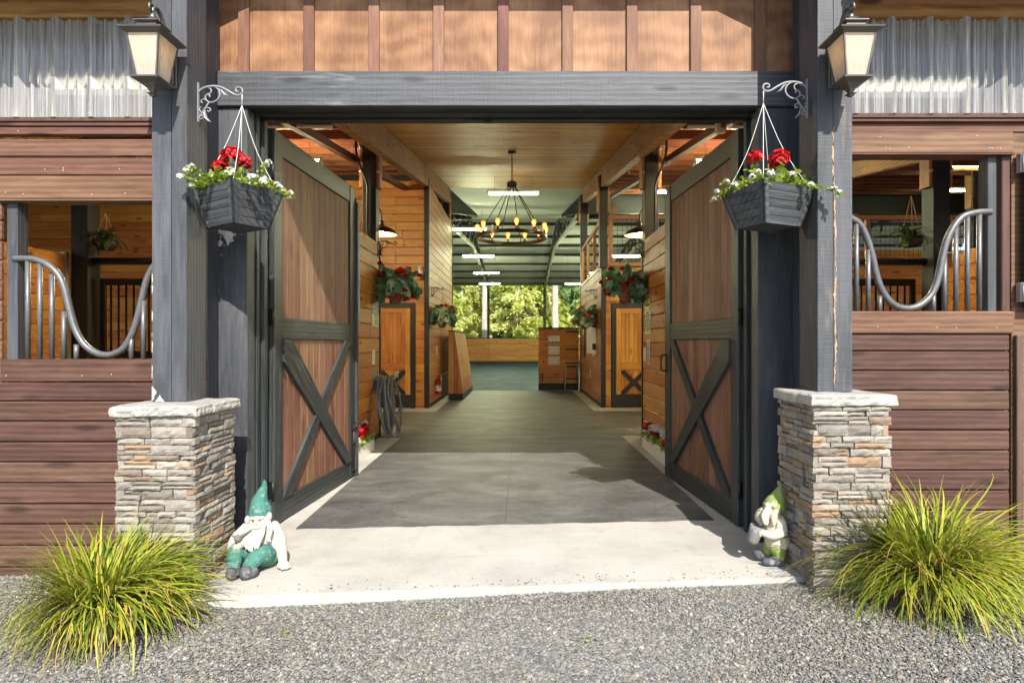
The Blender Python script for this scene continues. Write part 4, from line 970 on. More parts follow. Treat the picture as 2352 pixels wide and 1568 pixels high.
body = blob([('b', (.02, .04, .20), (.12, .095, .13)), ('b', (.03, .05, .15), (.135, .105, .08)), ('b', (.03, .03, .275), (.085, .07, .05)), ('b', (.035, .0, .335), (.068, .062, .07)),
             ('t', [(.115, .05, .275), (.155, .05, .19), (.175, .03, .11), (.19, .01, .05)], [.045, .045, .036, .03]), ('b', (.20, -.01, .03), (.045, .036, .026)), ('b', (.235, -.025, .022), (.02, .014, .012)), ('b', (.225, -.04, .022), (.02, .012, .012), ), ('b', (.205, -.045, .022), (.014, .018, .012)),
             ('t', [(-.06, .03, .275), (-.12, .01, .21), (-.115, -.05, .165), (-.06, -.10, .20)], [.042, .042, .036, .028]), ('b', (-.045, -.105, .215), (.03, .026, .026)), ('b', (-.055, -.12, .232), (.012, .012, .018)), ('b', (-.03, -.122, .228), (.012, .012, .018)),
             ('b', (.105, -.005, .365), (.018, .022, .032)), ('b', (-.04, .0, .345), (.02, .02, .03)), ('b', (.033, -.062, .338), (.014, .016, .014)), ('b', (.062, -.045, .325), (.02, .018, .016)), ('b', (.005, -.045, .325), (.02, .018, .016)), ('b', (.035, -.045, .368), (.05, .02, .012))], .0038, 1)
raw('body', body, M['g_white'], t)
rg = random.Random(6); strands = [('b', (.03, -.07, .315), (.045, .02, .014))]
for k in range(13):
    u = k / 12; x0 = -.05 + .13 * u; xe = -.005 + .07 * u + rg.uniform(-.008, .008); ze = .15 + .05 * abs(u - .4) + rg.uniform(0, .03)
    strands.append(('t', [(x0, -.058 + .05 * abs(u - .4), .325), (x0 * .9 + xe * .1 + rg.uniform(-.008, .008), -.088 + .03 * abs(u - .4), .275), (x0 * .5 + xe * .5 + rg.uniform(-.01, .01), -.102, .225), (xe, -.112, ze)], [.011, .0135, .0115, .005]))
for dx in (.0, .016): strands.append(('t', [(.095 + dx * .3, -.02 + dx, .345), (.112 + dx, -.035, .29), (.105 + dx, -.055, .235), (.115 + dx, -.06, .21)], [.010, .012, .010, .004]))
beard = blob(strands, .0036, 0)
raw('beard', beard, M['g_white'], t)
raw('hat', blob([('h', [(.033, .03, .385), (.035, .025, .41), (.03, .03, .46), (.045, .03, .52), (.06, .03, .57), (.062, .025, .60)], [.078, .074, .058, .036, .019, .011])], .004, 2), M['g_teal'], t)
legs = blob([('t', [(.0, .03, .09), (-.06, -.03, .145), (-.085, -.075, .155), (-.085, -.115, .09), (-.082, -.135, .05)], [.072, .066, .058, .046, .04]), ('t', [(.06, .03, .085), (.08, -.03, .12), (.055, -.08, .125), (.02, -.115, .08), (.008, -.135, .05)], [.075, .07, .06, .048, .04]), ('b', (.04, .05, .07), (.125, .09, .065))], .004, 2)
raw('trousers', legs, M['g_teal'], t)
raw('boots', blob([('b', (-.08, -.155, .045), (.042, .05, .048)), ('b', (.008, -.155, .045), (.044, .05, .048)), ('b', (-.078, -.175, .055), (.036, .036, .045)), ('b', (.01, -.175, .055), (.038, .036, .045)), ('b', (.045, -.13, .038), (.03, .045, .036))], .005, 2), M['g_boot'], t)
raw('pipe', blob([('b', (-.055, -.13, .262), (.026, .022, .026)), ('t', [(-.07, -.13, .272), (-.088, -.135, .285)], [.010, .006]), ('t', [(-.035, -.122, .278), (.018, -.098, .305)], [.009, .006])], .004, 1), M['g_brown'], t)
mb = MB(); mb.ball((.016, -.061, .356), .0065, 8, 6); mb.ball((.058, -.058, .358), .0065, 8, 6); each(mb, 'eye', M['eye'], t, True)
t.scale = (.87, .87, .87)

t = thing('garden_gnome', (1.565, 3.45, 0), 'standing stone gnome in a mossy green hat holding a basket against the pillar', 'gnome', 0, 'garden gnomes by the stone pillars')
coat = blob([('b', (.0, 0, .215), (.068, .062, .085)), ('t', [(.0, 0, .215), (.005, 0, .17), (.008, 0, .145)], [.062, .070, .076]), ('b', (.0, 0, .27), (.055, .05, .04)), ('b', (-.035, -.002, .325), (.052, .05, .05)),
             ('t', [(.01, -.05, .27), (-.005, -.075, .225), (-.055, -.07, .20), (-.095, -.045, .205)], [.03, .034, .028, .022]), ('t', [(.0, .05, .27), (-.02, .065, .225), (-.065, .055, .2), (-.095, .035, .205)], [.03, .032, .026, .02]), ('b', (-.105, -.035, .205), (.02, .018, .024)), ('b', (-.118, -.045, .215), (.008, .008, .016)), ('b', (-.116, -.045, .196), (.008, .008, .014)), ('b', (-.088, -.005, .335), (.014, .013, .013)), ('b', (-.02, -.05, .345), (.016, .012, .02))], .0036, 1)
raw('body', coat, M['g_cream'], t)
raw('beard', blob([('t', [(-.075 + .02 * k, -.045 + .012 * (k % 3), .35 + .008 * (k % 2)), (-.098 + .02 * k, -.052 + .014 * (k % 3), .31), (-.092 + .018 * k, -.055 + .016 * (k % 3), .265 - .006 * (k % 2))], [.015, .017, .010]) for k in range(5)] + [('t', [(-.09, .0 + .02 * k, .32), (-.105, .0 + .018 * k, .28), (-.09, .01 * k, .245)], [.016, .018, .01]) for k in range(2)] + [('b', (-.06, -.03, .372), (.022, .02, .014)), ('b', (-.03, -.045, .375), (.02, .014, .016))], .0042, 1), M['g_cream'], t)
raw('hat', blob([('h', [(-.012, 0, .352), (-.005, 0, .375), (.008, 0, .41), (.016, 0, .44), (.024, 0, .47), (.024, 0, .482)], [.066, .060, .045, .028, .014, .009]), ('b', (-.028, 0, .365), (.05, .055, .02)), ('b', (.0, -.005, .425), (.028, .03, .016))], .0045, 2), M['g_green'], t)
raw('trousers', blob([('b', (.0, -.03, .11), (.052, .036, .05)), ('b', (-.01, .03, .11), (.052, .036, .05)), ('t', [(.0, -.03, .1), (.005, -.032, .06)], [.042, .034]), ('t', [(-.02, .032, .1), (-.03, .036, .06)], [.042, .034])], .0036, 1), M['g_green'], t)
raw('boots', blob([('b', (-.005, -.034, .034), (.052, .03, .034)), ('b', (-.06, -.036, .028), (.042, .026, .026)), ('b', (-.04, .036, .032), (.048, .028, .032)), ('b', (-.095, .036, .045), (.026, .022, .034), Matrix.Rotation(rad(-25), 3, 'Y'))], .0036, 1), M['g_boot'], t)
mb = MB(); ax = Matrix.Rotation(rad(18), 3, 'Y'); mb.lathe([(.024, -.075), (.034, -.06), (.04, .0), (.042, .035), (.036, .035), (.033, -.02)], 16, (-.13, -.012, .205), ax=ax); raw('basket', mb.mesh('basket'), M['g_gray'], t)
mb = MB(); mb.tube([(math.cos(a) * .069, math.sin(a) * .063, .185) for a in np.linspace(0, 6.283, 25)[:-1]], .007, 6, closed=True, flat=1); raw('belt', mb.mesh('belt'), M['g_brown'], t)
mb = MB(); mb.ball((-.083, -.02, .347), .0055, 8, 6); mb.ball((-.083, .014, .347), .0055, 8, 6); each(mb, 'eye', M['eye'], t, True)

def weed(x, y, label):
    t = thing('weed', (x, y, gz(x, y)), label, 'weed', group='small weeds in the gravel'); mb = MB(); rg = random.Random(int(x * 100))
    for _ in range(16): mb.leaf((rg.gauss(0, .018), rg.gauss(0, .018), abs(rg.gauss(.012, .01))), (rg.gauss(0, .8), rg.gauss(0, .8), 1), rg.uniform(.004, .008), 6, .1, rg.random())
    mb.build('leaves', M['geranium_leaf'], t, local=True)
weed(X(685, 2.9), 2.74, 'small green weed in the gravel before the teal-hatted gnome'); weed(X(1345, 2.75), 2.62, 'small green weed in the gravel before the middle of the apron'); weed(X(1005, 2.9), 2.86, 'tiny green weed by the apron edge')

# ------------------------------------------------------------------ aisle walls and alcoves
XL, XR = -2.05, 1.79
def aisle_wall(x, s, y0, y1, ztop, label, step=.19):
    t = thing('aisle_wall', (x, (y0 + y1) / 2, 0), label, 'wall')
    mb = MB(); hboards(mb, 'Y', y0, y1, frange(.06, ztop, step), x, x + s * .03, .007, .0032, 2.6); mb.box(x + s * .031, y0, 0, x + s * .15, y1, ztop - .002); mb.build('boards', M['pine_y'], t)
    MB().box(x - s * .012, y1 + .001, 0, x + s * .16, y1 + .05, ztop + .01, .004).build('corner_trim', M['black_z'], t)
    MB().box(x + s * .002, y0, 0, x + s * .028, y1, .0585).build('base_strip', M['black_x'], t)
    return t
aisle_wall(XL, -1, 4.2, 8.12, 2.80, 'pine board aisle wall behind the hose coil')
aisle_wall(XR, 1, 4.2, 8.26, 2.86, 'pine board aisle wall with three notices')
# posts rising behind the walls, carrying the ceiling beams
def roof_post(x, y, z0, z1, w, label, cheeks=True):
    t = thing('roof_post', (x, y, z0), label, 'post', group='black posts under the roof beams')
    MB().box(x - w / 2, y - w / 2, z0, x + w / 2, y + w / 2, z1, .006).build('post', M['black_z'], t)
    if cheeks:
        for sx in (-1, 1):
            a = x + sx * (w / 2 + .002); MB().box(a, y - w * .42, z1 - .78, a + sx * .045, y + w * .42, z1 - .02, .004).build('side_plate', M['cedar_z'], t)
            mb = MB()
            for dz in (.2, .55): mb.lathe([(.028, 0), (.028, .01), (.014, .011), (.014, .03), (.004, .032)], 10, (a + sx * .022, y - w * .421, z1 - dz), ax=Matrix.Rotation(rad(90), 3, 'X'))
            each(mb, 'bolt', M['steel'], t)
    return t
def bz(Y): return roof(Y) - .40
roof_post(-2.225, 8.32, 0, bz(8.32) + .32, .2, 'black post with cedar side plates above the hose coil wall')
roof_post(1.935, 8.42, 0, bz(8.42) + .32, .2, 'black post with cedar side plates above the wall of notices')
roof_post(-2.10, 15.7, 0, bz(15.7) + .2, .17, 'black roof post at the far end of the tall olive lit wall')
roof_post(1.755, 12.02, 2.98, bz(12) + .25, .17, 'black roof post beside the owl ornament')
roof_post(1.80, 16.15, 0, 5.6, .19, 'black roof post at the hinges of the arena gate')
roof_post(-6.28, 8.1, 0, bz(8.1) + .3, .24, 'black roof post behind the hanging fern in the low yoke window')
roof_post(5.98, 8.1, 0, bz(8.1) + .3, .24, 'black roof post beside the fern in the higher yoke window')
roof_post(9.45, 11.7, 0, bz(11.7) + .3, .2, 'distant black roof post seen through the higher yoke window')

def ceil_beam(x, w, y0, y1, d0, d1, label, mat='beam'):
    t = thing('ceiling_beam', (x, y0, bz(y0)), label, 'beam', group='rough sawn roof beams')
    MB().prism([(y0, roof(y0) - d1), (y1, roof(y1) - d1), (y1, roof(y1) - d0), (y0, roof(y0) - d0)], 'X', x - w / 2, x + w / 2).build('beam', M[mat], t)
    mb = MB(); s = -1 if x > 0 else 1
    for y in (6.2, 8.3, 11.0, 13.5): mb.lathe([(.035, 0), (.035, .008), (.017, .009), (.017, .03), (.004, .033)], 10, (x + s * w / 2, y, roof(y) - .22), ax=Matrix.Rotation(s * rad(90), 3, 'Y'))
    each(mb, 'bolt', M['steel'], t); return t
ceil_beam(-2.02, .13, 4.12, 15.5, .0, .40, 'rough sawn beam along the aisle ceiling above the hose')
ceil_beam(1.76, .13, 4.12, 15.5, .0, .40, 'rough sawn beam along the aisle ceiling above the notices')
ceil_beam(-2.44, .09, 4.12, 15.5, .40, .49, 'thin outer beam above the open sunlit door', 'joist')
ceil_beam(2.17, .09, 4.12, 15.5, .40, .49, 'thin outer beam above the open shaded door', 'joist')
ceil_beam(-6.28, .13, 4.12, 15.5, .05, .45, 'rough sawn beam over the low-window stall')
ceil_beam(6.0, .13, 4.12, 15.5, .05, .45, 'rough sawn beam over the higher-window stall')
# aisle ceiling of thin boards across
t = thing('aisle_ceiling', (-.13, 9.8, 4.0), 'sloping pine board ceiling over the barn aisle', 'ceiling')
mb = MB(); y = 4.06; th = math.atan(SLOPE)
while y < 15.5:
    mb.x = Matrix.Translation((0, y, roof(y))) @ Matrix.Rotation(th, 4, 'X'); L = .0885 / math.cos(th)
    c = random.uniform(-1.4, 1.2); mb.box(-1.954, .003, 0, c - .001, L - .003, .02, .006); mb.box(c + .001, .003, 0, 1.694, L - .003, .02, .006); y += .0885
mb.x = Matrix.Identity(4); mb.build('ceiling_boards', M['pine_ceil'], t)
for x0, x1, lb in ((-13.5, -2.09, 'reddish joists and deck over the stalls on the hose side'), (1.83, 13.5, 'reddish joists and deck over the stalls on the notice side')):
    t = thing('roof_bay', ((x0 + x1) / 2, 10, 4.3), lb, 'roof', group='joisted roofs over the stalls')
    MB().prism([(3.62, roof(3.62) + .0), (15.95, roof(15.95)), (15.95, roof(15.95) + .04), (3.62, roof(3.62) + .04)], 'X', x0, x1).build('deck', M['deck'], t)
    y = 4.3
    while y < 15.6:
        MB().box(x0, y, roof(y) - .19, x1, y + .04, roof(y) - .002, .003).build('joist', M['joist'], t); y += .61
t = thing('barn_roof', (0, 10, 5), 'dark metal roof over the barn aisle and stalls', 'roof')
MB().prism([(3.05, 4.9), (15.95, roof(15.95) + .5), (15.95, roof(15.95) + .56), (3.05, 4.96)], 'X', -13.6, 13.6).build('roof_sheet', M['dark_metal'], t)
mb = MB(); mb.box(-13.6, 3.56, 3.34, -2.06, 3.60, 5.0); mb.box(1.94, 3.56, 3.34, 13.6, 3.60, 5.0); each(mb, 'front_closure', M['black_x'], t)  # unseen; carried down behind the eave timber to block leaking sunlight
for x in (-13.6, 13.6): MB().prism([(3.6, 0), (15.9, 0), (15.9, 6.2), (3.6, 4.9)], 'X', x, x + .06).build('end_wall', M['deck'], t)

# alcove walls across the far side of the cross aisle
t = thing('alcove_wall', (-7, 11.85, 0), 'tall pine board wall with the white security camera', 'wall')
yA = 11.85
mb = MB(); xd0, xd1 = -3.14, -2.235
zs = frange(.05, 4.80, .178)
hboards(mb, 'X', -13.4, xd0, zs, yA, yA + .03, .007, .0032, 2.2); lo = [z for z in zs if z < 2.2]; hboards(mb, 'X', xd1, -2.045, [z for z in zs if z <= 2.3], yA, yA + .03, .007, .0032)
hboards(mb, 'X', xd0, -2.045, [z for z in zs if z >= 2.18], yA, yA + .03, .007, .0032, 1.0); mb.box(-13.4, yA + .031, 0, -2.045, yA + .1, 4.8); mb.build('boards', M['pine_x'], t)
MB().box(-13.4, yA - .01, 4.803, -2.045, yA + .05, 5.04).build('top_band', M['black_x'], t)
MB().box(-2.044, yA - .012, 0, -1.945, yA + .09, 4.84, .004).build('corner_trim', M['black_z'], t)
t = thing('olive_wall', (-1.96, 13.9, 0), 'tall pine board wall receding to the arena beside the fire extinguisher', 'wall')
mb = MB(); hboards(mb, 'Y', yA + .092, 15.9, frange(.07, 4.76, .178), -1.957, -1.99, .007, .0032, 2.4); mb.box(-1.991, yA + .092, 0, -2.06, 15.9, 4.75); mb.build('boards', M['pine_y'], t)
MB().box(-1.95, yA + .092, .0, -1.98, 15.9, .0685).build('base_strip', M['black_x'], t)
MB().box(-1.94, 15.902, .0, -2.07, 15.95, 4.8).build('end_trim', M['black_z'], t)
t = thing('alcove_wall', (7, 11.95, 0), 'lower pine board wall beneath the wire mesh loft rail', 'wall')
yB = 11.95; zs = frange(.05, 2.97, .178); mb = MB()
hboards(mb, 'X', 2.86, 13.4, zs, yB, yB + .03, .007, .0032, 2.2); hboards(mb, 'X', 1.80, 1.915, zs, yB, yB + .03, .007, .0032); hboards(mb, 'X', 1.915, 2.86, [z for z in zs if z > 2.14], yB, yB + .03, .007, .0032); mb.box(1.8, yB + .031, 0, 13.4, yB + .1, 2.96); mb.build('boards', M['pine_x'], t)
MB().box(1.704, yB - .012, 0, 1.799, yB + .09, 2.975, .004).build('corner_trim', M['black_z'], t)
t = thing('olive_wall', (1.72, 14.2, 0), 'lower pine board wall receding to the arena beneath framed glass panels', 'wall')
mb = MB(); hboards(mb, 'Y', yB + .092, 16.4, frange(.07, 2.96, .178), 1.716, 1.746, .007, .0032, 2.4); mb.box(1.747, yB + .092, 0, 1.80, 16.4, 2.95); mb.build('boards', M['pine_y'], t)
MB().box(1.709, yB + .092, 0, 1.74, 16.4, .0685).build('base_strip', M['black_x'], t)
MB().box(1.70, yB + .092, 2.962, 1.80, 16.4, 3.0, .003).build('cap_rail', M['cedar'], t)
# framed glass above that wall
t = thing('loft_window', (1.75, 14.2, 3.0), 'row of cedar framed glass panes above the receding low wall', 'window')
y0, y1, z0, z1 = 12.15, 16.0, 3.004, 4.0
mb = MB(); mb.box(1.72, y0, z1, 1.79, y1, z1 + .08, .003); mb.box(1.72, y0, z0, 1.79, y1, z0 + .06, .003)
for yy in (12.15, 13.4, 14.65, 15.92): mb.box(1.722, yy, z0 + .061, 1.788, yy + .08, z1 - .001, .003)
mb.build('frame', M['cedar_z'], t)
for yy in (12.24, 13.49, 14.74): MB().box(1.752, yy, z0 + .062, 1.757, yy + 1.15, z1 - .002).build('pane', M['pane'], t)
# wire mesh loft rail
t = thing('loft_rail', (6, 11.98, 3.0), 'cedar framed black wire mesh rail on the lower pine wall', 'railing')
zb, zt = 3.045, 4.03
MB().box(1.86, 11.96, zt - .02, 13, 12.06, zt + .065, .004).build('top_rail', M['cedar'], t); MB().box(1.86, 11.97, zb - .03, 13, 12.05, zb + .05, .004).build('bottom_rail', M['cedar'], t)
for x in (1.87, 3.55, 5.3, 7.36, 9.1, 10.8): MB().box(x, 11.975, zb + .052, x + .09, 12.045, zt - .022, .003).build('upright', M['cedar_z'], t)
mb = MB()
for x in frange(1.96, 12.9, .1): mb.box(x - .0035, 12.0, zb + .05, x + .0035, 12.006, zt - .02)
for z in frange(zb + .1, zt - .05, .1): mb.box(1.96, 12.007, z - .0035, 12.9, 12.013, z + .0035)
mb.build('wire_mesh', M['truss'], t)
# loft back wall boards seen through the mesh
tag(hboards(MB(), 'X', 6.6, 13.4, frange(2.6, 3.78, .18), 14.6, 14.63, .004, .001, 2).build('loft_back_wall', M['pine_x']), 'pine board wall behind the wire mesh in the higher yoke window', 'wall')

def int_door(x0, x1, y, label):
    t = thing('interior_door', ((x0 + x1) / 2, y, 0), label, 'door', group='pine doors on the cross aisle'); xm = (x0 + x1) / 2
    mb = MB(); n = 6; a, b = x0 + .11, x1 - .11
    for k in range(n): mb.box(a + (b - a) * k / n + .001, y - .012, .95, a + (b - a) * (k + 1) / n - .001, y + .02, 2.0, .006); mb.box(a + (b - a) * k / n + .001, y - .012, .29, a + (b - a) * (k + 1) / n - .001, y + .02, .80, .006)
    mb.build('panel_boards', M['pine_z'], t)
    mb = MB(); mb.box(x0, y - .03, .28, x0 + .109, y + .02, 2.11, .004); mb.box(x1 - .109, y - .03, .28, x1, y + .02, 2.11, .004); each(mb, 'stile', M['pine_z'], t)
    mb = MB(); mb.box(x0 + .11, y - .028, 2.0, x1 - .11, y + .02, 2.11, .004); mb.box(x0 + .11, y - .028, .801, x1 - .11, y + .02, .949, .004); each(mb, 'rail', M['pine_x'], t)
    mb = MB(); w = .05; z0, z1 = .30, .79; a, b = x0 + .1, x1 - .1
    mb.prism([(a, z0), (a + w * 1.6, z0), (b, z1 - w), (b, z1), (b - w * 1.6, z1), (a, z0 + w)], 'Y', y - .0435, y - .0305)
    mb.prism([(a, z1), (a, z1 - w), (b - w * 1.6, z0), (b, z0), (b, z0 + w), (a + w * 1.6, z1)], 'Y', y - .0455, y - .0325); mb.build('cross_brace', M['black_x'], t)
    mb = MB(); mb.box(x0 - .02, y - .035, .01, x1 + .02, y + .02, .278); mb.build('kick_plate', M['black_x'], t)
    mb = MB(); mb.box(x0 - .10, y - .04, 0, x0 - .003, y + .02, 2.22, .004); mb.box(x1 + .003, y - .04, 0, x1 + .10, y + .02, 2.22, .004); mb.box(x0 - .0025, y - .04, 2.115, x1 + .0025, y + .02, 2.22, .004); mb.build('door_frame', M['black_z'], t)
    return t
int_door(-3.06, -2.335, 11.848, 'pine door with a black cross brace behind the hose coil')
int_door(2.02, 2.76, 11.948, 'pine door with a black cross brace behind the wall of notices')

# stall partitions and sliding stall doors at the back of each stall
for x, lb in ((-6.43, 'pine board stall partition seen in the low yoke window'), (6.0, 'pine board stall partition seen in the higher yoke window')):
    t = thing('stall_partition', (x, 5.9, 0), lb, 'partition', group='pine stall partitions')
    mb = MB(); hboards(mb, 'Y', 3.62, 7.86, frange(.0, 2.62, .2), x - .03, x + .03, .007, .0032); mb.build('boards', M['pine_y'], t)
    MB().box(x - .05, 7.862, 0, x + .05, 7.93, 2.64, .003).build('end_channel', M['steel'], t)
def stall_door(x0, x1, y, label):
    t = thing('stall_door', ((x0 + x1) / 2, y, 0), label, 'stall door', group='sliding stall doors')
    mb = MB(); mb.box(x0 - .1, y - .05, 2.50, x1 + .3, y + .03, 2.60, .004); mb.tube([(x0 - .1, y - .07, 2.55), (x1 + .3, y - .07, 2.55)], .04, 8); mb.build('track', M['iron_black'], t)
    mb = MB(); mb.box(x0, y - .02, .05, x0 + .07, y + .03, 2.3, .004); mb.box(x1 - .07, y - .02, .05, x1, y + .03, 2.3, .004); mb.box(x0 + .071, y - .02, 2.2, x1 - .071, y + .03, 2.3, .004); mb.box(x0 + .071, y - .02, 1.15, x1 - .071, y + .03, 1.25, .004); mb.box(x0 + .071, y - .02, .05, x1 - .071, y + .03, .15, .004); mb.build('frame', M['iron_black'], t)
    hboards(MB(), 'X', x0 + .072, x1 - .072, frange(.152, 1.148, .166), y - .01, y + .02, .004, .001).build('lower_boards', M['pine_x'], t)
    for x in frange(x0 + .15, x1 - .15, .105): MB().tube([(x, y, 1.24), (x, y, 2.21)], .014, 6).build('bar', M['iron_black'], t)
    return t
stall_door(-6.1, -4.7, 8.15, 'black barred sliding stall door seen in the low yoke window')
stall_door(4.5, 5.75, 8.2, 'black barred sliding stall door seen in the higher yoke window')
t = thing('stall_rear_wall', (-3.5, 8.1, 0), 'pine boards closing the rear of the low-window stall', 'wall'); hboards(MB(), 'X', -4.65, -2.35, frange(0, 2.4, .2), 8.1, 8.14, .004, .001).build('boards', M['pine_x'], t)
t = thing('stall_rear_wall', (3.2, 8.1, 0), 'pine boards closing the rear of the higher-window stall', 'wall'); hboards(MB(), 'X', 2.1, 4.4, frange(0, 2.4, .2), 8.15, 8.19, .004, .001).build('boards', M['pine_x'], t)

# ------------------------------------------------------------------ ferns
def fern(loc, hook, label):
    t = thing('hanging_fern', loc, label, 'fern', group='hanging ferns in the stalls'); l = Vector(loc)
    MB().lathe([(.02, -.15), (.09, -.14), (.14, -.08), (.15, 0), (.14, 0), (.12, -.06)], 20, loc).build('pot', M['pot_black'], t)
    mb = MB(); hk = Vector(hook)
    for a in (0, 2.1, 4.2): mb.tube([hk, l + Vector((.14 * math.cos(a), .14 * math.sin(a), 0))], .004, 4)
    mb.build('hanger', M['twine'], t)
    f = MB(); rg = random.Random(3)
    for k in range(46):
        a = rg.uniform(0, 6.28); L = rg.uniform(.2, .42); e = rg.uniform(.1, 1.2); p = l.copy(); prev = p
        for i in range(9):
            u = i / 9; ee = e - 1.7 * u; p = p + Vector((math.cos(a) * math.cos(ee), math.sin(a) * math.cos(ee), math.sin(ee))) * L / 9; sd_ = Vector((-math.sin(a), math.cos(a), .1)); w = .045 * (1 - u) + .006
            f.quad(p, p + sd_ * w, p + sd_ * w * .9 + (p - prev) * .8, p + (p - prev) * .5); f.quad(p, p - sd_ * w, p - sd_ * w * .9 + (p - prev) * .8, p + (p - prev) * .5); prev = p.copy()
    f.build('fronds', M['fern_leaf'], t); return t
fern((X(243, 7.95), 7.95, Z(552, 7.95)), (X(243, 7.95), 7.95, 3.2), 'dark hanging fern in the low yoke window')
fern((X(2093, 7.95), 7.95, Z(545, 7.95)), (X(2093, 7.95), 7.95, 3.45), 'dark hanging fern in the higher yoke window')

# ------------------------------------------------------------------ lamps
def fluorescent(x, y, z, zc, label, L=1.25):
    fm = M['fluor_warm'] if 12.5 < y < 13.5 else M['fluor_soft'] if (y == 17.0) or x > 8 else M['fluor_green'] if y > 12.5 else (M['fluor_dim'] if y < 5 else M['fluor'])
    t = thing('ceiling_light', (x, y, z), label, 'light', group='fluorescent ceiling lights')
    MB().box(x - L / 2, y - .06, z, x + L / 2, y + .06, z + .05, .012).build('housing', M['white'], t)
    for dy in (-.035, .035): MB().tube([(x - L / 2 + .05, y + dy, z - .03), (x + L / 2 - .05, y + dy, z - .03)], .019, 8).build('tube', fm, t)
    mb = MB(); mb.box(x - L / 2, y - .07, z - .045, x - L / 2 + .035, y + .07, z - .002, .004); mb.box(x + L / 2 - .035, y - .07, z - .045, x + L / 2, y + .07, z - .002, .004); each(mb, 'end_cap', M['plate'], t)
    if zc - z > .08:
        mb = MB()
        for dx in (-.45, .45): mb.tube([(x + dx, y, z + .05), (x + dx, y, zc)], .004, 4)
        each(mb, 'hanging_wire', M['iron_black'], t)
    return t
FL = [(-.18, 13.2, 4.91, roof(13.2), 'lit fluorescent lamp directly behind the chandelier hub'), (-1.65, 17.0, 4.84, 5.4, 'lit fluorescent lamp cut off by the tall olive wall, level with the chandelier'),
      (-1.66, 21.8, 4.78, 6.2, 'lit fluorescent lamp just below the chandelier ring'), (-1.67, 27.0, 4.78, 7.0, 'lit fluorescent lamp second above the treetops'), (-1.8, 32.0, 4.8, 6.4, 'lit fluorescent lamp lowest above the treetops by the light grey tree trunk'),
      (3.1, 32.0, 4.8, 6.4, 'lit fluorescent lamp above the reddish tree trunk'), (3.6, 27.0, 4.78, 7.0, 'lit fluorescent lamp behind the framed glass panes'), (4.0, 21.8, 4.78, 6.2, 'lit fluorescent lamp low behind the wire mesh'), (4.0, 17.2, 4.84, 5.2, 'lit fluorescent lamp high behind the wire mesh'),
      (-3.46, 8.0, 3.95, roof(8) - .19, 'lit lamp end above the top rail of the sunlit door'), (3.08, 8.0, 3.95, roof(8) - .19, 'lit lamp end above the top rail of the shaded door'), (3.75, 14.0, 5.16, roof(14) - .19, 'lit fluorescent lamp under the joists beside the owl'),
      (8.65, 11.0, 4.86, roof(11) - .19, 'yellow lit strip at the top of the higher yoke window'), (10.9, 14.0, 5.2, roof(14) - .19, 'yellow lit strip lower in the higher yoke window'),
      (-3.05, 4.35, 3.34, 3.6, 'bright strip glowing through the corrugated sheet over the low window'), (2.86, 4.35, 3.32, 3.6, 'bright strip glowing through the corrugated sheet over the higher window')]
for a in FL: fluorescent(*a)

cxh, cyh, czh = X(1176, 10.0), 10.0, Z(545, 10.0)
t = thing('chandelier', (cxh, cyh, czh), 'dark iron wagon wheel chandelier with a ring of glowing filament bulbs', 'chandelier')
zc = roof(10.0); MB().lathe([(.075, zc - .035), (.075, zc + .01), (.0, zc + .012)], 20, (cxh, cyh, 0)).build('canopy', M['iron_black'], t)
hubz = Z(424, 10.0); mb = MB(); z = hubz + .06; k = 0
while z < zc - .03:
    el = [((math.cos(a) * .011 if k % 2 else 0), (0 if k % 2 else math.cos(a) * .011), math.sin(a) * .024) for a in np.linspace(0, 2 * math.pi, 11)[:-1]]
    mb.tube([(cxh + a, cyh + b, z + c) for a, b, c in el], .0042, 5, closed=True); z += .035; k += 1
mb.build('chain', M['iron_black'], t)
MB().lathe([(.02, .06), (.07, .05), (.09, .035), (.09, -.03), (.07, -.045), (.0, -.05)], 20, (cxh, cyh, hubz)).build('hub', M['bronze'], t)
R = .615; mb = MB(); n = 64; vs = []
for (r, z) in ((R - .012, -.03), (R + .012, -.03), (R + .012, .03), (R - .012, .03)):
    for k in range(n): vs.append((cxh + r * math.cos(6.2832 * k / n), cyh + r * math.sin(6.2832 * k / n), czh + z))
mb._add(vs, [(a * n + k, a * n + (k + 1) % n, ((a + 1) % 4) * n + (k + 1) % n, ((a + 1) % 4) * n + k) for a in range(4) for k in range(n)], smooth=False); mb.build('ring', M['bronze'], t)
for k in range(6):
    a = rad(15 + 60 * k); MB().tube([(cxh + .06 * math.cos(a), cyh + .06 * math.sin(a), hubz - .04), (cxh + R * math.cos(a), cyh + R * math.sin(a), czh + .02)], .0085, 6).build('rod', M['bronze'], t)
for k in range(12):
    a = rad(8 + 30 * k); bx, by = cxh + R * math.cos(a), cyh + R * math.sin(a)
    s = MB().lathe([(.025, .03), (.025, .036), (.017, .04), (.017, .085), (.0, .086)], 10, (bx, by, czh)).build('socket', M['bulb_cap'], t)
    MB().lathe([(.013, .084), (.018, .10), (.034, .135), (.042, .165), (.036, .195), (.016, .212), (.0, .214)], 12, (bx, by, czh)).build('bulb', M['bulb_glass'], s)
    mb = MB()
    for q in range(5): b = q * 1.257; mb.tube([(bx + .006 * math.cos(b), by + .006 * math.sin(b), czh + .10), (bx + .014 * math.cos(b), by + .014 * math.sin(b), czh + .175)], .0028, 4)
    mb.build('filament', M['filament'], s)

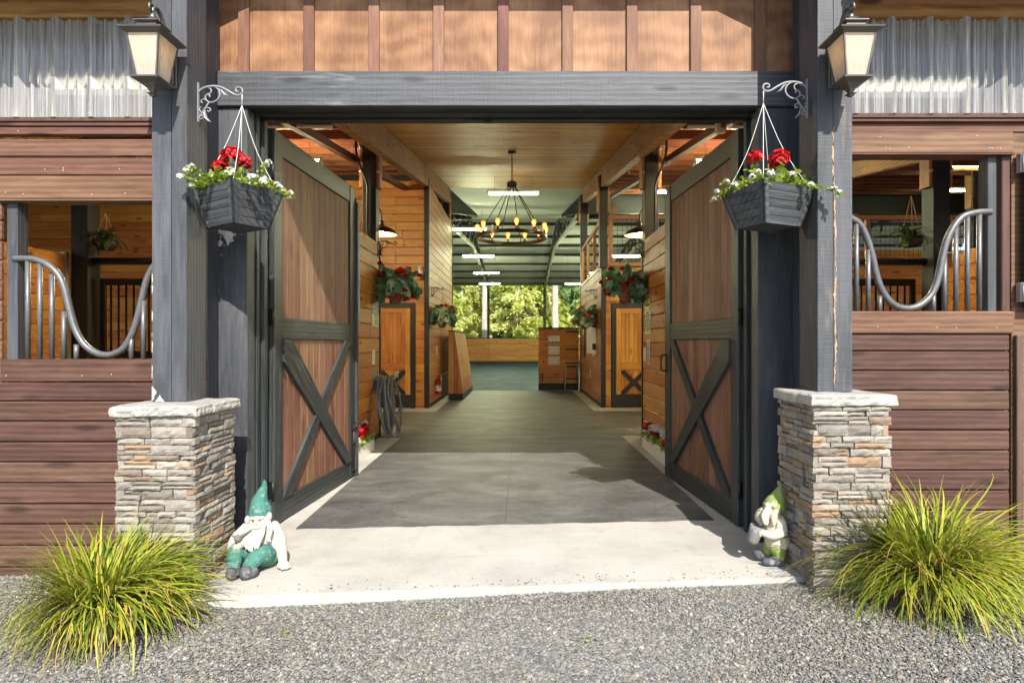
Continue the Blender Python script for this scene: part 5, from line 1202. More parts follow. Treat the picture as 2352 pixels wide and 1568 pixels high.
def sconce(x, y, zr, wx, label):
    """barn shade with its rim at zr, hung from a gooseneck off the post at wx"""
    t = thing('barn_sconce', (x, y, zr), label, 'wall lamp', group='gooseneck barn lamps')
    MB().lathe([(.245, 0), (.247, .004), (.235, .03), (.19, .075), (.11, .115), (.055, .13), (.045, .16), (.04, .215), (.02, .22)], 32, (x, y, zr), caps=False).build('shade', M['bronze'], t)
    MB().lathe([(.241, .003), (.225, .032), (.18, .072), (.10, .108), (.03, .12), (.0, .12)], 32, (x, y, zr), caps=False).build('shade_lining', M['white'], t)
    s = 1 if wx > x else -1
    mb = MB(); mb.tube(spline([(x, y, zr + .2), (x, y, zr + .33), (x + s * .03, y - .04, zr + .40), (x + s * .08, y - .14, zr + .40), (x + s * .1, y - .22, zr + .33)], 5), .016, 8); mb.lathe([(.05, 0), (.05, .02), (.0, .022)], 14, (x + s * .1, y - .225, zr + .32), ax=Matrix.Rotation(rad(-90), 3, 'X')); mb.build('gooseneck', M['bronze'], t)
    MB().ball((x, y, zr + .05), (.03, .03, .04), 12, 8).build('bulb', M['sconce_bulb'], t)
    return t
sconce(-2.165, 8.68, 3.04, -2.225, 'dark gooseneck barn lamp above the basket by the hose coil')
sconce(1.865, 8.80, 3.05, 1.935, 'dark gooseneck barn lamp before the wire mesh rail')

# ------------------------------------------------------------------ flower baskets in the aisle
def basket(loc, hook, r, seed, label):
    t = thing('flower_basket', loc, label, 'flower basket', group='hanging geranium baskets in the aisle'); l = Vector(loc); rg = random.Random(seed)
    mb = MB(); mb.lathe([(.02, -.28), (.06, -.27), (.10, -.16), (.135, -.02), (.14, 0), (.125, 0), (.09, -.14)], 18, loc)
    for z in (-.25, -.2, -.15, -.1, -.05, 0): rr = .07 + (z + .27) * .27; mb.tube([(loc[0] + rr * math.cos(a), loc[1] + rr * math.sin(a), loc[2] + z) for a in np.linspace(0, 6.283, 21)[:-1]], .009, 5, closed=True)
    mb.build('wicker_pot', M['wicker'], t)
    mb = MB(); hk = Vector(hook); kn = hk + Vector((0, 0, -.16)); mb.tube([hk, kn], .005, 4)
    for a in (.4, 2.5, 4.6): mb.tube([kn, l + Vector((.13 * math.cos(a), .13 * math.sin(a), 0))], .004, 4)
    mb.build('hanger', M['twine'], t)
    f = MB(); red = MB(); st = MB()
    for k in range(int(26 * (r / .3) ** 1.2) + 8):
        a = 2 * math.pi * k / 30 * 1.618 * 5 + rg.gauss(0, .3); up = rg.random() < .42
        L = r * rg.uniform(.75, 1.12) * (1 if up else 1.25); e = rg.uniform(.35, 1.35) if up else rg.uniform(-.2, .5); p = l + Vector((math.cos(a) * .07, math.sin(a) * .07, 0)); pts = [p]
        for i in range(6): u = i / 5; ee = e - (0.5 if up else 1.75) * u; p = p + Vector((math.cos(a) * math.cos(ee), math.sin(a) * math.cos(ee), math.sin(ee))) * L / 6; pts.append(p)
        st.tube(pts, .004, 4)
        for i, q in enumerate(pts[1:]):
            for _ in range(5): d = Vector((rg.gauss(0, 1), rg.gauss(0, 1), rg.gauss(.3, .7))); f.leaf(q + d.normalized() * rg.uniform(.01, .055), d + (q - l) * 3, rg.uniform(.028, .058), 7, .2, rg.random())
        if rg.random() < .4: umbel(red, pts[-1] + (pts[-1] - l).normalized() * .035, .036, 30, .021)
    for _ in range(13):
        a = rg.uniform(3.5, 5.9) if rg.random() < .75 else rg.uniform(0, 6.28); e = rg.uniform(-.5, 1.3); q = l + Vector((math.cos(a) * math.cos(e), math.sin(a) * math.cos(e), math.sin(e) - .1)) * r * rg.uniform(.85, 1.02); umbel(red, q, .038, 34, .022)
    t_ = f.build('foliage', M['basket_leaf'], t); st.build('stems', M['stem'], t); red.build('red_blossom', M['red_petal'], t); return t
BK = 'black'
bracket((-2.046, 8.02, 2.60), 0, M['iron_black'], 'small black scrolled bracket on the wall corner above the hose coil', .00063)
bracket((1.786, 8.16, 2.60), math.pi, M['iron_black'], 'small black scrolled bracket on the wall corner above the notices', .00063)
basket((-1.80, 8.02, 2.20), (-1.795, 8.02, 2.78), .26, 1, 'full red geranium basket by the wall corner above the hose coil')
basket((1.54, 8.16, 2.22), (1.535, 8.16, 2.78), .265, 2, 'full red geranium basket by the wall corner above the notices')
bracket((-1.954, 12.2, 2.36), 0, M['iron_black'], 'black scrolled bracket on the tall olive wall', .00063)
bracket((1.712, 12.7, 2.36), math.pi, M['iron_black'], 'black scrolled bracket on the low olive wall', .00063)
basket((-1.71, 12.2, 1.98), (-1.703, 12.2, 2.54), .25, 3, 'dark red geranium basket above the fire extinguisher')
basket((1.43, 12.7, 1.96), (1.46, 12.7, 2.54), .25, 4, 'dark red geranium basket before the arena gate hinges')

def flower_box(x, y0, y1, seed, label):
    t = thing('flower_box', (x, (y0 + y1) / 2, 0), label, 'flower box', group='white flower boxes on the aisle floor'); rg = random.Random(seed)
    mb = MB(); w = .075; mb.box(x - w, y0, .005, x + w, y1, .025); mb.box(x - w, y0, .026, x - w + .015, y1, .17, .003); mb.box(x + w - .015, y0, .026, x + w, y1, .17, .003); mb.box(x - w + .0155, y0, .026, x + w - .0155, y0 + .015, .17, .003); mb.box(x - w + .0155, y1 - .015, .026, x + w - .0155, y1, .17, .003); mb.box(x - w + .016, y0 + .016, .12, x + w - .016, y1 - .016, .14); mb.build('box', M['white'], t)
    f = MB(); r = MB(); wt = MB()
    for _ in range(420): f.leaf((x + rg.uniform(-.09, .09), rg.uniform(y0, y1), .15 + abs(rg.gauss(0, .06))), (rg.gauss(0, .7), rg.gauss(0, .7), 1), rg.uniform(.015, .03), 6, .2, rg.random())
    for k in range(15): yy = y0 + .05 + (y1 - y0 - .1) * k / 14; tgt = r if (k // 2) % 2 == 0 else wt; umbel(tgt, (x + rg.uniform(-.06, .06), yy, .25 + rg.uniform(-.03, .09)), .052, 60, .02)
    f.build('foliage', M['geranium_leaf'], t); r.build('red_blossom', M['red_petal'], t); wt.build('white_blossom', M['white_petal'], t)
flower_box(-1.945, 6.3, 7.15, 1, 'white box of red and white flowers on the floor before the hose coil')
flower_box(1.66, 6.15, 7.35, 2, 'white box of red and white flowers on the floor under the notices')

# ------------------------------------------------------------------ hose on its rack
t = thing('garden_hose', (-1.93, 7.85, 0), 'thick grey hose coiled on a wall rack at the wall corner', 'hose')
rg = random.Random(2); mb = MB()
for k in range(10):
    xx = -2.02 + .024 * k; cy = 7.84 + rg.gauss(0, .03) + .006 * k; hw = rg.uniform(.16, .33); top = .90 + rg.gauss(0, .012); bot = .02 + rg.uniform(0, .16) + (.16 if k % 4 == 0 else 0); dr = rg.uniform(.0, .12)
    pts = []
    for a in np.linspace(0, 2 * math.pi, 29)[:-1]:
        u = (1 + math.cos(a)) / 2; w = hw * math.sin(a) * (1 - .5 * max(0, math.cos(a)) ** 3); z = bot + (top - bot) * u; pts.append((xx + dr * (1 - u) + .012 * math.sin(3 * a + k), cy + w + rg.gauss(0, .004), z))
    mb.tube(pts, .0155, 8, closed=True)
mb.build('coil', M['rubber'], t)
mb = MB(); mb.box(-2.049, 7.70, .74, -2.04, 7.94, 1.0, .002); mb.tube(spline([(-2.04, 7.82, .86), (-1.85, 7.82, .86), (-1.75, 7.82, .88), (-1.735, 7.82, .95)], 4), .012, 6); mb.tube([(-1.735, 7.70, .96), (-1.735, 7.94, .96)], .01, 6); mb.tube([(-1.735, 7.74, .965), (-1.735, 7.74, .88)], .01, 6); mb.tube([(-1.735, 7.90, .965), (-1.735, 7.90, .88)], .01, 6); mb.build('rack', M['steel'], t)

# ------------------------------------------------------------------ small wall things
def card(x, s, y0, y1, z0, z1, mat, label, name='notice', cat='notice'):
    """flat card on a wall of constant x, facing -s"""
    t = thing(name, (x, (y0 + y1) / 2, z0), label, cat); MB().box(x - s * .001, y0, z0, x - s * .007, y1, z1, .001).build('card', M[mat], t); return t
def lines(t, x, s, yc, zs_, txts, size, mat, sx=1.0):
    rot = (rad(90), 0, rad(-90) if s > 0 else rad(90))
    for z, tx in zip(zs_, txts): l = WM[t.name].inverted() @ Vector((x - s * .0088, yc, z)); textobj('lettering', tx, size, M[mat], t, l, rot, sx=sx)
sY = lambda px, x: x * F / (px - CX)
ya, yb = sY(853, XL), sY(868.5, XL)
n_ = card(XL, -1, ya, yb, 1.60, 1.87, 'paper_yellow', 'pale yellow notice with a teal heading on the wall above the hose')
yc = (ya + yb) / 2; MB().box(XL + .0075, ya + .012, 1.765, XL + .009, yb - .012, 1.85).build('heading_panel', M['text_teal'], n_)
l = WM[n_.name].inverted() @ Vector((XL + .0102, yc, 1.805)); textobj('lettering', 'NOTICE', .062, M['text_white'], n_, l, (rad(90), 0, rad(90)))
lines(n_, XL, -1, yc + .05, (1.745, 1.71, 1.675, 1.64), ('Please check', 'in before', 'riding and', 'close gates'), .035, 'text_olive')
ya, yb = sY(1493, XR), sY(1482.5, XR)
n_ = card(XR, 1, ya, yb, Z(708, 8.0) - .02, Z(683, 8.0) + .03, 'paper_bright', 'small bright yellow and blue notice, topmost on the wall of notices'); yc = (ya + yb) / 2
lines(n_, XR, 1, yc, (2.0, 1.90), ('NO SMOKING', 'THANK YOU'), .06, 'text_navy', .7)
ya, yb = sY(1495, XR), sY(1482, XR)
n_ = card(XR, 1, ya, yb, 1.49, 1.83, 'paper_yellow', 'large pale yellow notice full of lettering on the wall of notices'); yc = (ya + yb) / 2
lines(n_, XR, 1, yc, [1.79 - .036 * k for k in range(8)], ('WARNING', 'UNDER STATE LAW', 'AN EQUINE', 'PROFESSIONAL IS', 'NOT LIABLE FOR', 'INJURY FROM THE', 'RISKS OF EQUINE', 'ACTIVITY'), .034, 'text_olive', 1.1)
ya, yb = sY(1493.2, XR), sY(1487, XR)
n_ = card(XR, 1, ya, yb, 1.07, 1.41, 'paper_white', 'narrow white notice of fine print, lowest on the wall of notices'); yc = (ya + yb) / 2
lines(n_, XR, 1, yc, [1.39 - .02 * k for k in range(16)], ['NOTICE', 'BARN RULES'] + ['please keep this aisle clear'] * 14, .014, 'text')
def switch(x, s, y, z, label, w=.075, h=.12):
    t = thing('wall_switch', (x, y, z), label, 'switch', group='white wall plates'); MB().box(x - s * .001, y - w / 2, z - h / 2, x - s * .008, y + w / 2, z + h / 2, .002).build('plate', M['plate'], t)
    MB().box(x - s * .0085, y - .012, z - .03, x - s * .013, y + .012, z + .03, .002).build('rocker', M['white'], t)
switch(XL, -1, 7.78, 1.17, 'white switch plate on the wall just above the hose coil', .16, .2); switch(XR, 1, 8.12, 1.2, 'white switch plate beside the narrow white notice', .16, .2)
switch(-1.957, -1, 13.0, 1.22, 'white switch plate above the fire extinguisher', .14, .2); switch(-1.957, -1, 13.7, .46, 'white outlet plate just past the fire extinguisher', .12, .2); switch(1.716, 1, 13.9, .62, 'white outlet plate low on the wall under the whiteboard', .1, .2)
# security camera
cx_, cz_ = X(965, 11.83), Z(628, 11.83)
t = thing('security_camera', (cx_, 11.84, cz_), 'white dome security camera on the tall pine wall', 'camera')
mb = MB(); mb.lathe([(.055, 0), (.055, .02), (.02, .03)], 16, (cx_, 11.848, cz_ + .10), ax=Matrix.Rotation(rad(90), 3, 'X')); mb.tube(spline([(cx_, 11.83, cz_ + .10), (cx_, 11.74, cz_ + .11), (cx_, 11.72, cz_ + .06)], 5), .025, 10); mb.build('arm', M['white'], t)
MB().lathe([(.02, .07), (.07, .06), (.075, .0), (.07, -.02), (.0, -.02)], 20, (cx_, 11.72, cz_)).build('housing', M['white'], t); MB().ball((cx_, 11.72, cz_ - .02), (.058, .058, .06), 16, 10).build('dome', M['iron_black'], t)
# fire extinguisher
ey, ez = 12.75, .22; ex = -1.957 + .075
t = thing('fire_extinguisher', (ex, ey, ez), 'red fire extinguisher hung low on the tall olive wall', 'extinguisher')
MB().lathe([(.0, 0), (.06, .0), (.066, .02), (.066, .30), (.05, .345), (.022, .365), (.0, .366)], 20, (ex, ey, ez)).build('cylinder', M['red_paint'], t)
mb = MB(); mb.lathe([(.02, .364), (.02, .40), (.0, .41)], 10, (ex, ey, ez)); mb.box(ex - .015, ey - .02, ez + .40, ex + .015, ey + .10, ez + .415, .003); mb.box(ex - .012, ey - .02, ez + .425, ex + .012, ey + .11, ez + .44, .003); mb.tube(spline([(ex, ey - .02, ez + .39), (ex + .05, ey - .07, ez + .33), (ex + .05, ey - .08, ez + .15)], 5), .011, 6); mb.build('valve', M['iron_black'], t)
mb = MB(); mb.lathe([(.0668, .07), (.0668, .2)], 20, (ex, ey, ez), caps=False); mb.build('label_band', M['paper_white'], t)
# whiteboard, papers and round plaque on the low olive wall
t = thing('wall_board', (1.71, 13.6, 1.1), 'pale wall board with a black box at its corner on the low olive wall', 'board')
MB().box(1.714, 12.75, 1.12, 1.69, 14.5, 1.78, .004).build('board', M['paper_white'], t); MB().box(1.689, 12.72, 1.22, 1.63, 12.92, 1.36, .004).build('black_box', M['iron_black'], t); mb = MB(); mb.tube([(1.69, 12.8, 1.36), (1.69, 12.8, 1.85)], .012, 6); mb.box(1.689, 12.76, 1.08, 1.64, 13.0, 1.16, .004); mb.build('conduit', M['white'], t)
t = thing('round_plaque', (1.71, 15.75, 2.2), 'pale round plaque on the low olive wall', 'plaque'); MB().lathe([(.19, 0), (.19, .02), (.175, .03), (.0, .03)], 28, (1.715, 15.75, Z(733, 15.75)), ax=Matrix.Rotation(rad(-90), 3, 'Y')).build('disc', M['paper_yellow'], t)
t = thing('tack_bracket', (1.70, 15.2, 1.2), 'black strap hook and papers beside the arena gate hinges', 'hook'); mb = MB(); mb.box(1.714, 15.0, 1.0, 1.69, 15.06, 1.75, .003); mb.build('strap', M['iron_black'], t); MB().box(1.713, 15.25, 1.62, 1.70, 15.5, 1.78).build('papers', M['paper_white'], t)
# owl ornament
ox, oy, oz = X(1410, 11.99), 12.0, 4.097
t = thing('owl_ornament', (ox, oy, oz), 'brown owl ornament perched on the wire mesh rail', 'ornament')
raw('body', blob([('b', (.0, 0, .12), (.062, .055, .10), Matrix.Rotation(rad(18), 3, 'Y')), ('b', (.035, -.005, .225), (.055, .05, .05)), ('b', (-.05, .01, .03), (.02, .02, .045), Matrix.Rotation(rad(35), 3, 'Y')), ('b', (.01, -.03, .02), (.02, .022, .02)), ('b', (.06, -.04, .22), (.01, .012, .014))], .006, 2), M['owl'], t)
mb = MB(); mb.ball((.02, -.05, .237), .011, 10, 8); mb.ball((.06, -.045, .237), .011, 10, 8); each(mb, 'eye', M['eye'], t, True)
# conduit pipes up under the joists
for x0, x1, lb in ((-3.4, -2.02, 'pale conduit pipe under the joists above the sunlit door'), (1.78, 3.2, 'pale conduit pipe under the joists above the shaded door')):
    t = thing('conduit_pipe', ((x0 + x1) / 2, 6.0, 3.68), lb, 'pipe', group='pale conduit pipes'); mb = MB(); mb.tube([(x0, 6.0, Z(291, 6.0)), (x1, 6.0, Z(291, 6.0))], .018, 8); mb.box(x0 + .3, 5.97, Z(291, 6) - .07, x0 + .4, 6.03, Z(291, 6) + .05, .004); mb.build('pipe', M['plate'], t)
for x, s, lb in ((-2.225, -1, 'bent black conduit down the post above the hose coil wall'), (1.935, 1, 'bent black conduit down the post above the wall of notices')):
    tag(MB().tube(spline([(x + s * .16, 8.1, 4.3), (x + s * .16, 8.1, 4.15), (x + s * .14, 8.16, 4.0), (x + s * .03, 8.19, 3.7), (x + s * .02, 8.195, 3.5), (x + s * .02, 8.195, 2.7)], 6), .017, 8).build('wall_conduit', M['iron_black']), lb, 'pipe', 'bent black conduits')

# ------------------------------------------------------------------ arena gates
yG = 16.28
t = thing('arena_gate', (1.1, yG, 0), 'closed pine arena gate with three white signs', 'gate')
x0, x1 = X(1237, yG), 1.66
hboards(MB(), 'X', x0, x1, frange(.22, 1.79, .112), yG, yG + .05, .004, .0012).build('boards', M['pine_x'], t)
MB().box(x0, yG - .004, .012, x1, yG + .05, .218).build('base_board', M['black_x'], t); MB().box(x0 - .02, yG - .03, 1.792, x1 + .02, yG + .08, 1.83, .003).build('cap_rail', M['black_x'], t)
for z in (1.70, 1.20, .70):
    MB().box(x1 - .38, yG - .012, z - .02, x1 + .01, yG - .001, z + .02, .003).build('strap_hinge', M['iron_black'], t)
mb = MB(); mb.box(x0 + .1, yG - .014, .25, x0 + .13, yG - .001, .5, .003); mb.box(x0 + .02, yG - .014, .46, x0 + .13, yG - .002, .485, .003); mb.box(x0 + .12, yG - .03, .82, x0 + .17, yG - .001, .87, .004); mb.build('latch', M['iron_black'], t)
for k, (a, b, lb, tx) in enumerate(((760, 850, 'white sign with a dark strip of running horses, topmost on the arena gate', ('Please announce', 'at the door', '')), (873, 965, 'white framed sign, middle of three on the arena gate', ('A helmet MUST be', 'worn when riding')), (985, 1080, 'white framed sign of four lines, lowest on the arena gate', ('No lunging or', 'loose horses. Please', 'pick up manure', 'and rake arena floor')))):
    sx0, sx1 = X((1050 + 1294 / 4.48) / 1.0631, yG - .01), X((1050 + 1418 / 4.48) / 1.0631, yG - .01); za, zb_ = Z((650 + b / 4.48) / 1.0631, yG), Z((650 + a / 4.48) / 1.0631, yG)
    s_ = thing('gate_sign', ((sx0 + sx1) / 2, yG - .006, za), lb, 'sign', group='white signs on the arena gate'); MB().box(sx0, yG - .008, za, sx1, yG - .002, zb_, .002).build('panel', M['paper_white'], s_)
    xm = (sx0 + sx1) / 2; h = zb_ - za
    P = lambda x, z: WM[s_.name].inverted() @ Vector((x, yG - .0098, z))
    if k:
        mb = MB(); i = .016
        for (p, q) in (((sx0 + i, za + i), (sx1 - i, za + i + .004)), ((sx0 + i, zb_ - i - .004), (sx1 - i, zb_ - i)), ((sx0 + i, za + i + .005), (sx0 + i + .004, zb_ - i - .005)), ((sx1 - i - .004, za + i + .005), (sx1 - i, zb_ - i - .005))): mb.box(p[0], yG - .0095, p[1], q[0], yG - .0082, q[1])
        mb.build('border', M['text'], s_)
        for j, w in enumerate(tx): textobj('lettering', w, .038, M['text'], s_, P(xm, zb_ - h * ((j + .5 + (.5 if k == 1 else .25)) / (len(tx) + (1 if k == 1 else .5)))), (rad(90), 0, 0))
    else:
        MB().box(sx0 + .004, yG - .0095, za + .012, sx1 - .004, yG - .0082, za + .075).build('dark_strip', M['text'], s_)
        for j, w in enumerate(tx[:2]): textobj('lettering', w, .032, M['text'], s_, P(xm, zb_ - .05 - .055 * j), (rad(90), 0, 0))
        mb = MB()
        for j in range(3):
            hx = sx0 + .07 + .1 * j; hz = za + .045; hp = [(-.03, .004), (-.022, .012), (-.005, .010), (.010, .012), (.020, .022), (.030, .020), (.034, .012), (.026, .012), (.018, .002), (.026, -.012), (.020, -.013), (.010, -.002), (-.010, -.002), (-.020, -.015), (-.026, -.014), (-.018, .0)]
            mb.prism([(hx + a * 1.1, hz + b * 1.2) for a, b in hp], 'Y', yG - .0110, yG - .0097)
        mb.build('running_horses', M['text_white'], s_)
t = thing('arena_gate', (-1.57, 14.8, 0), 'open wedge shaped pine arena gate folded against the tall olive wall', 'gate')
mb = MB()
for k in range(9):
    z0, z1 = .16 + 1.49 * k / 9, .16 + 1.49 * (k + 1) / 9 - .003; f = lambda z: -1.40 - .21 * (z - .16) / 1.49
    mb.prism([(f(z0) - .03, z0), (f(z0), z0), (f(z1), z1), (f(z1) - .03, z1)], 'Y', 13.56, 16.2)
mb.build('slanted_boards', M['pine_y'], t)
mb = MB()
for a, b in ((-1.745, -1.63), (-1.628, -1.515), (-1.513, -1.40)): 
    top = lambda x: min(1.65, .16 + 1.49 * (-1.40 - x) / .21) if x > -1.61 else 1.65
    mb.prism([(a, .16), (b, .16), (b, max(.165, top(b))), (max(a, -1.61) if b > -1.61 else a, 1.65 if a <= -1.61 else top(a)), (a, top(a))] if a > -1.61 or b <= -1.61 else [(a, .16), (b, .16), (b, top(b)), (-1.61, 1.65), (a, 1.65)], 'Y', 13.52, 13.556)
mb.build('end_boards', M['cedar_z'], t); MB().prism([(-1.745, .01), (-1.40, .01), (-1.40, .158), (-1.745, .158)], 'Y', 13.51, 16.2).build('base_board', M['black_x'], t)
MB().prism([(-1.75, 1.653), (-1.595, 1.653), (-1.595, 1.68), (-1.75, 1.68)], 'Y', 13.5, 16.2).build('cap_rail', M['black_x'], t)
# step stool
t = thing('step_stool', (1.42, 15.85, 0), 'dark metal two step stool in front of the closed arena gate', 'step stool')
for zt_, y0_, y1_ in ((.80, 15.86, 16.05), (.36, 15.66, 15.86)):
    MB().box(1.25, y0_, zt_, 1.60, y1_, zt_ + .03, .006).build('step', M['bronze'], t)
for sx in (-1, 1):
    xm = 1.425; MB().tube([(xm + sx * .155, 15.88, .80), (xm + sx * .215, 15.58, .0)], .016, 6).build('leg', M['steel'], t); MB().tube([(xm + sx * .155, 16.0, .80), (xm + sx * .205, 16.18, .0)], .016, 6).build('leg', M['bronze'], t)
MB().tube([(1.23, 15.72, .33), (1.62, 15.72, .33)], .011, 6).build('stretcher', M['steel'], t)

# ------------------------------------------------------------------ arena: roof, trusses, posts, kick wall
t = thing('arena_roof', (0, 28, 5), 'pale lined gable roof over the riding arena with dark purlins', 'roof')
def aroof(Y): return 5.1 + .22 * (Y - 16) if Y < 26 else 7.3 - .114 * (Y - 26)
def slab(mb, x0, x1, y0, y1, fz, th=.05): mb.prism([(y0, fz(y0)), (y1, fz(y1)), (y1, fz(y1) + th), (y0, fz(y0) + th)], 'X', x0, x1)
mb = MB(); slab(mb, -24, -2.06, 16.0, 26, aroof); slab(mb, 1.90, 24, 16, 26, aroof)
yy = 26.0
while yy < 40.6: mb.prism([(yy, aroof(yy + .001)), (yy + .46, aroof(yy + .461)), (yy + .46, aroof(yy + .46) + .05), (yy + .05, aroof(yy) + .06)], 'X', -24, 24); yy += .48
mb.build('roof_lining', M['roof_metal'], t)
mb = MB(); y = 15.5
while y < 26.0: mb.prism([(y + .002, roof(y)), (y + .198, roof(y + .2)), (y + .198, roof(y + .2) + .04), (y + .002, roof(y) + .04)], 'X', -2.0, 1.85); y += .2
mb.build('dormer_lining', M['roof_metal'], t)
for x in (-2.055, 1.86):
    mb = MB(); mb.prism([(15.6, aroof(16) - .1), (26, 7.2), (26, 7.36), (15.6, roof(15.6) + .04)], 'X', x, x + .035); y = 15.8
    while y < 25.5: a = x + .035 if x < 0 else x - .02; mb.box(a, y, aroof(max(16, y)) - .02, a + .02, y + .12, roof(y)); y += .3
    mb.build('dormer_cheek', M['dark_metal'], t)
mb = MB(); mb.box(-24, 15.96, 5.05, -2.06, 16.0, 6.4); mb.box(1.90, 15.96, 5.05, 24, 16.0, 6.4); mb.build('light_stop_panel', M['dark_metal'], t)  # added dark filler, blocks light entering between the two roofs
for y in (27, 29, 30.6, 32.4, 34.5, 36.4, 38.2, 40): MB().box(-24, y - .07, aroof(y) - .14, 24, y + .05, aroof(y) - .012).build('purlin', M['truss'], t)
for y in (17.5, 19.6, 21.7, 23.8):
    for x0, x1 in ((-24, -2.1), (1.92, 24)): MB().box(x0, y - .06, aroof(y) - .2, x1, y + .06, aroof(y) - .02).build('purlin', M['truss'], t)
MB().prism([(15.6, 5.6 + .9), (26, 7.9), (41, 6.0), (41, 6.06), (26, 7.96), (15.6, 6.56)], 'X', -24.2, 24.2).build('roof_sheet', M['dark_metal'], t)
def chord(Y): return 5.0 + (6.08 - 5.0) * (Y - 16.2) / 11.6 if Y < 27.8 else 6.08 - .82 * (Y - 27.8) / 11.2
for i, x in enumerate((-14.33, -10.33, -6.33, -2.33, 1.67, 5.67, 9.67, 13.67)):
    nm = {3: 'roof truss with pale lower chord over the light grey tree trunk', 4: 'roof truss with pale lower chord beside the arena gate'}.get(i, 'dark zigzag roof truss spanning the arena')
    xt = x + (.30 if i == 4 else 0)
    t = thing('roof_truss', (x, 28, 5.2), nm, 'truss', group='arena roof trusses')
    bar = lambda y0, z0, y1, z1, w, xw: MB().prism([(y0, z0), (y1, z1), (y1, z1 + w), (y0, z0 + w)], 'X', x - xw, x + xw)
    mb = bar(16.2, chord(16.2), 27.8, chord(27.8), .12, .06); mb.prism([(27.801, chord(27.8)), (39.8, chord(39.8)), (39.8, chord(39.8) + .12), (27.801, chord(27.8) + .12)], 'X', x - .06, x + .06); mb.build('lower_chord', M['truss_pale'], t)
    up = lambda Y: min(aroof(Y) - .25, chord(Y) + 1.0)
    mb = MB(); ys = frange(16.3, 39.7, 1.67)
    for k in range(len(ys) - 1):
        a, b = ys[k], ys[k + 1]
        mb.prism([(a, up(a)), (b, up(b)), (b, up(b) + .12), (a, up(a) + .12)], 'X', x - .05, x + .05)
        p, q = ((a, chord(a) + .1), (b, up(b))) if k % 2 == 0 else ((a, up(a)), (b, chord(b) + .1)); mb.tube([(x, p[0], p[1]), (x, q[0], q[1])], .055, 4, smooth=False)
        mb.tube([(x, b, chord(b) + .1), (x, b, up(b))], .04, 4, smooth=False)
    mb.build('web', M['truss'], t)
    tag(MB().box(x - .09, 39.95, -.1, x + .09, 40.1, 5.6, .004).build('arena_post', M['truss']), {3: 'slim dark arena post beside the light grey tree trunk', 4: 'slim dark arena post between the leafy tree and the reddish trunk'}.get(i, 'slim dark post along the open far side of the arena'), 'post', 'posts on the far side of the arena')
t = thing('kick_wall', (0, 40, 0), 'low pine kick wall along the far side of the arena', 'wall')
hboards(MB(), 'X', -24, 24, frange(.16, 1.74, .142), 39.86, 39.9, .004, .003, 4).build('boards', M['pine_x'], t); MB().box(-24, 39.80, -.05, 24, 39.9, .157).build('base_board', M['black_x'], t); MB().box(-24, 39.8, 1.742, 24, 40.1, 1.80).build('cap_rail', M['black_x'], t)

# ------------------------------------------------------------------ trees beyond the arena
def crown(seed, N, h, rad_, droop, leaf_):
    g = np.random.default_rng(seed); nb = 80
    bz_ = g.uniform(.04, 1, nb) ** .9 * h; ba = g.uniform(0, 2 * np.pi, nb); bl = rad_ * (1 - .78 * bz_ / h) * g.uniform(.55, 1.15, nb)
    k = g.integers(0, nb, N); u = g.random(N) ** .65; a = ba[k] + g.normal(0, .13, N) * (1.3 - u)
    r = bl[k] * u; z = bz_[k] + r * .18 - droop * u ** 2 * bl[k] * .55 + g.normal(0, .16, N) - np.abs(g.normal(0, .30, N)) * droop
    C = np.stack([r * np.cos(a), r * np.sin(a), z], 1) + g.normal(0, .09, (N, 3))
    d = np.stack([np.cos(a), np.sin(a), -droop * (.4 + 1.4 * g.random(N))], 1) + g.normal(0, .35, (N, 3)); d /= np.linalg.norm(d, axis=1)[:, None]
    s = np.cross(d, g.normal(0, 1, (N, 3))); s /= np.linalg.norm(s, axis=1)[:, None]; L = leaf_ * g.uniform(.6, 1.5, N)[:, None]; W_ = L * g.uniform(.16, .34, (N, 1))
    V = np.stack([C, C + d * L * .5 + s * W_, C + d * L, C + d * L * .5 - s * W_], 1).reshape(-1, 3)
    rn = np.clip(.5 + g.normal(0, .2, N) + .3 * np.sin(k * 7.7), 0, 1)
    return V, np.arange(N * 4).reshape(-1, 4), rn
CROWNS = [np_mesh('crown', *crown(1, 24000, 15, 4.2, 1.0, .42)), np_mesh('crown', *crown(2, 22000, 11, 4.6, .5, .32)), np_mesh('crown', *crown(3, 20000, 18, 3.8, 1.2, .46))]
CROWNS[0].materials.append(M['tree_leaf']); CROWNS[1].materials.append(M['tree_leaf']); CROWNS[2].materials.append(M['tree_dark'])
def tree(kind, x, y, z, sc_, rz, label, trunk_h=14, tr=.28):
    t = thing(('drooping_conifer', 'leafy_tree', 'dark_conifer')[kind], (x, y, -.15), label, 'tree', rz, 'trees beyond the arena')
    c = bpy.data.objects.new('crown', CROWNS[kind]); COL.objects.link(c); c.parent = t; c.location = (0, 0, z + .15); c.scale = (sc_,) * 3
    mb = MB(); rg = random.Random(int(x * 31)); n = 9; pts = [(rg.gauss(0, .05), rg.gauss(0, .05), trunk_h * k / n) for k in range(n + 1)]; mb.tube(pts, [tr * (1.15 if k == 0 else 1) * (1 - .6 * k / n) for k in range(n + 1)], 10)
    for k in range(10): a = rg.uniform(0, 6.28); zb_ = trunk_h * rg.uniform(.2, .9); L = rg.uniform(1, 2.4); mb.tube([(0, 0, zb_), (L * math.cos(a) * .5, L * math.sin(a) * .5, zb_ + .3), (L * math.cos(a), L * math.sin(a), zb_ + .1)], [tr * .22, tr * .14, .02], 5)
    mb.build('trunk', M['bark'], t, local=True); return t
tree(0, -6.3, 47.5, .6, .9, .3, 'drooping bright conifer beside the tall olive wall'); tree(1, -3.9, 46.5, .2, .62, 1.1, 'small bright leafy tree beside the light grey trunk', 8, .09)
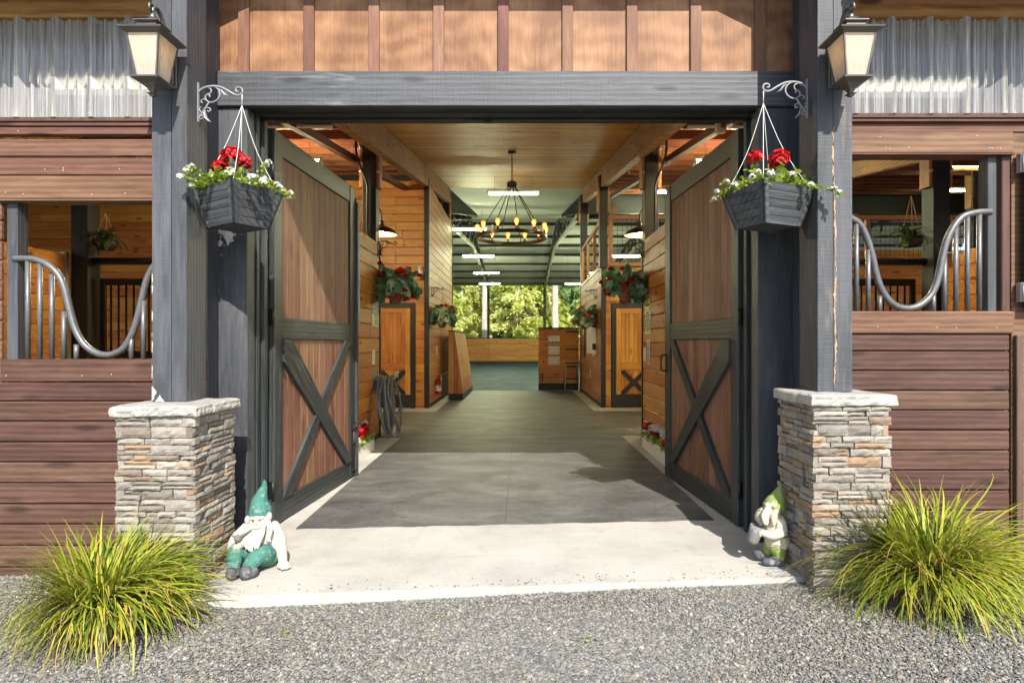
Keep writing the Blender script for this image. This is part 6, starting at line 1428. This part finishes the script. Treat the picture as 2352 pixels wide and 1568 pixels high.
tree(1, -.4, 47.5, .3, .95, 2.0, 'broad pale leafy tree in the middle of the arena opening'); tree(0, 1.2, 50.5, .6, 1.0, 4.0, 'drooping conifer behind the broad pale leafy tree')
tree(2, 6.3, 58, 1.0, 1.1, 1.0, 'dark conifer behind the reddish trunk'); tree(1, 5.6, 47.0, .2, .5, 2.2, 'low bright tree above the arena gate', 6, .1)
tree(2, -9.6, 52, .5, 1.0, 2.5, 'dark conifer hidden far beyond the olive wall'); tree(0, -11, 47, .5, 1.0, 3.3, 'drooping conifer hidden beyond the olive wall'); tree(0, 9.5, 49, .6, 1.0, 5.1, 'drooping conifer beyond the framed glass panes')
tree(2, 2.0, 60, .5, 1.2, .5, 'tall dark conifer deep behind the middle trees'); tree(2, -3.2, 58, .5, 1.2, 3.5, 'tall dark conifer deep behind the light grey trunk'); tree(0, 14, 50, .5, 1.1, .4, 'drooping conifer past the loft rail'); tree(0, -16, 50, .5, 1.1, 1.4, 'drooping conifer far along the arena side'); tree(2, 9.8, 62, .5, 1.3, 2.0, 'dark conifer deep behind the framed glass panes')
def bare_trunk(x, y, r, label, h=17):
    t = thing('tall_tree', (x, y, -.15), label, 'tree', 0, 'trees beyond the arena'); mb = MB(); rg = random.Random(int(x * 77) + 5); n = 28
    mb.tube([(rg.gauss(0, .02), rg.gauss(0, .02), h * k / n) for k in range(n + 1)], [r * (1.25 - .35 * min(1, k / 4)) * (1 - .35 * k / n) * (1 + rg.gauss(0, .03)) for k in range(n + 1)], 16)
    for k in range(7): a = rg.uniform(0, 6.28); zb_ = rg.uniform(2, 7); L = rg.uniform(.3, .9); mb.tube([(0, 0, zb_), (L * math.cos(a), L * math.sin(a), zb_ + .15)], [.035, .008], 5)
    mb.build('trunk', M['bark'], t, local=True); c = bpy.data.objects.new('crown', CROWNS[2]); COL.objects.link(c); c.parent = t; c.location = (0, 0, 9.5); c.scale = (.8, .8, .8)
bare_trunk(X(1113, 45), 45, .26, 'tall conifer with a light grey bare trunk beside the slim post'); bare_trunk(X(1275, 46.5), 46.5, .33, 'tall conifer with a thick reddish bare trunk above the arena gate')
tag(sheet('lawn', [(-60, 41), (60, 41), (60, 110), (-60, 110)], -.1, M['tree_leaf']), kind='structure')
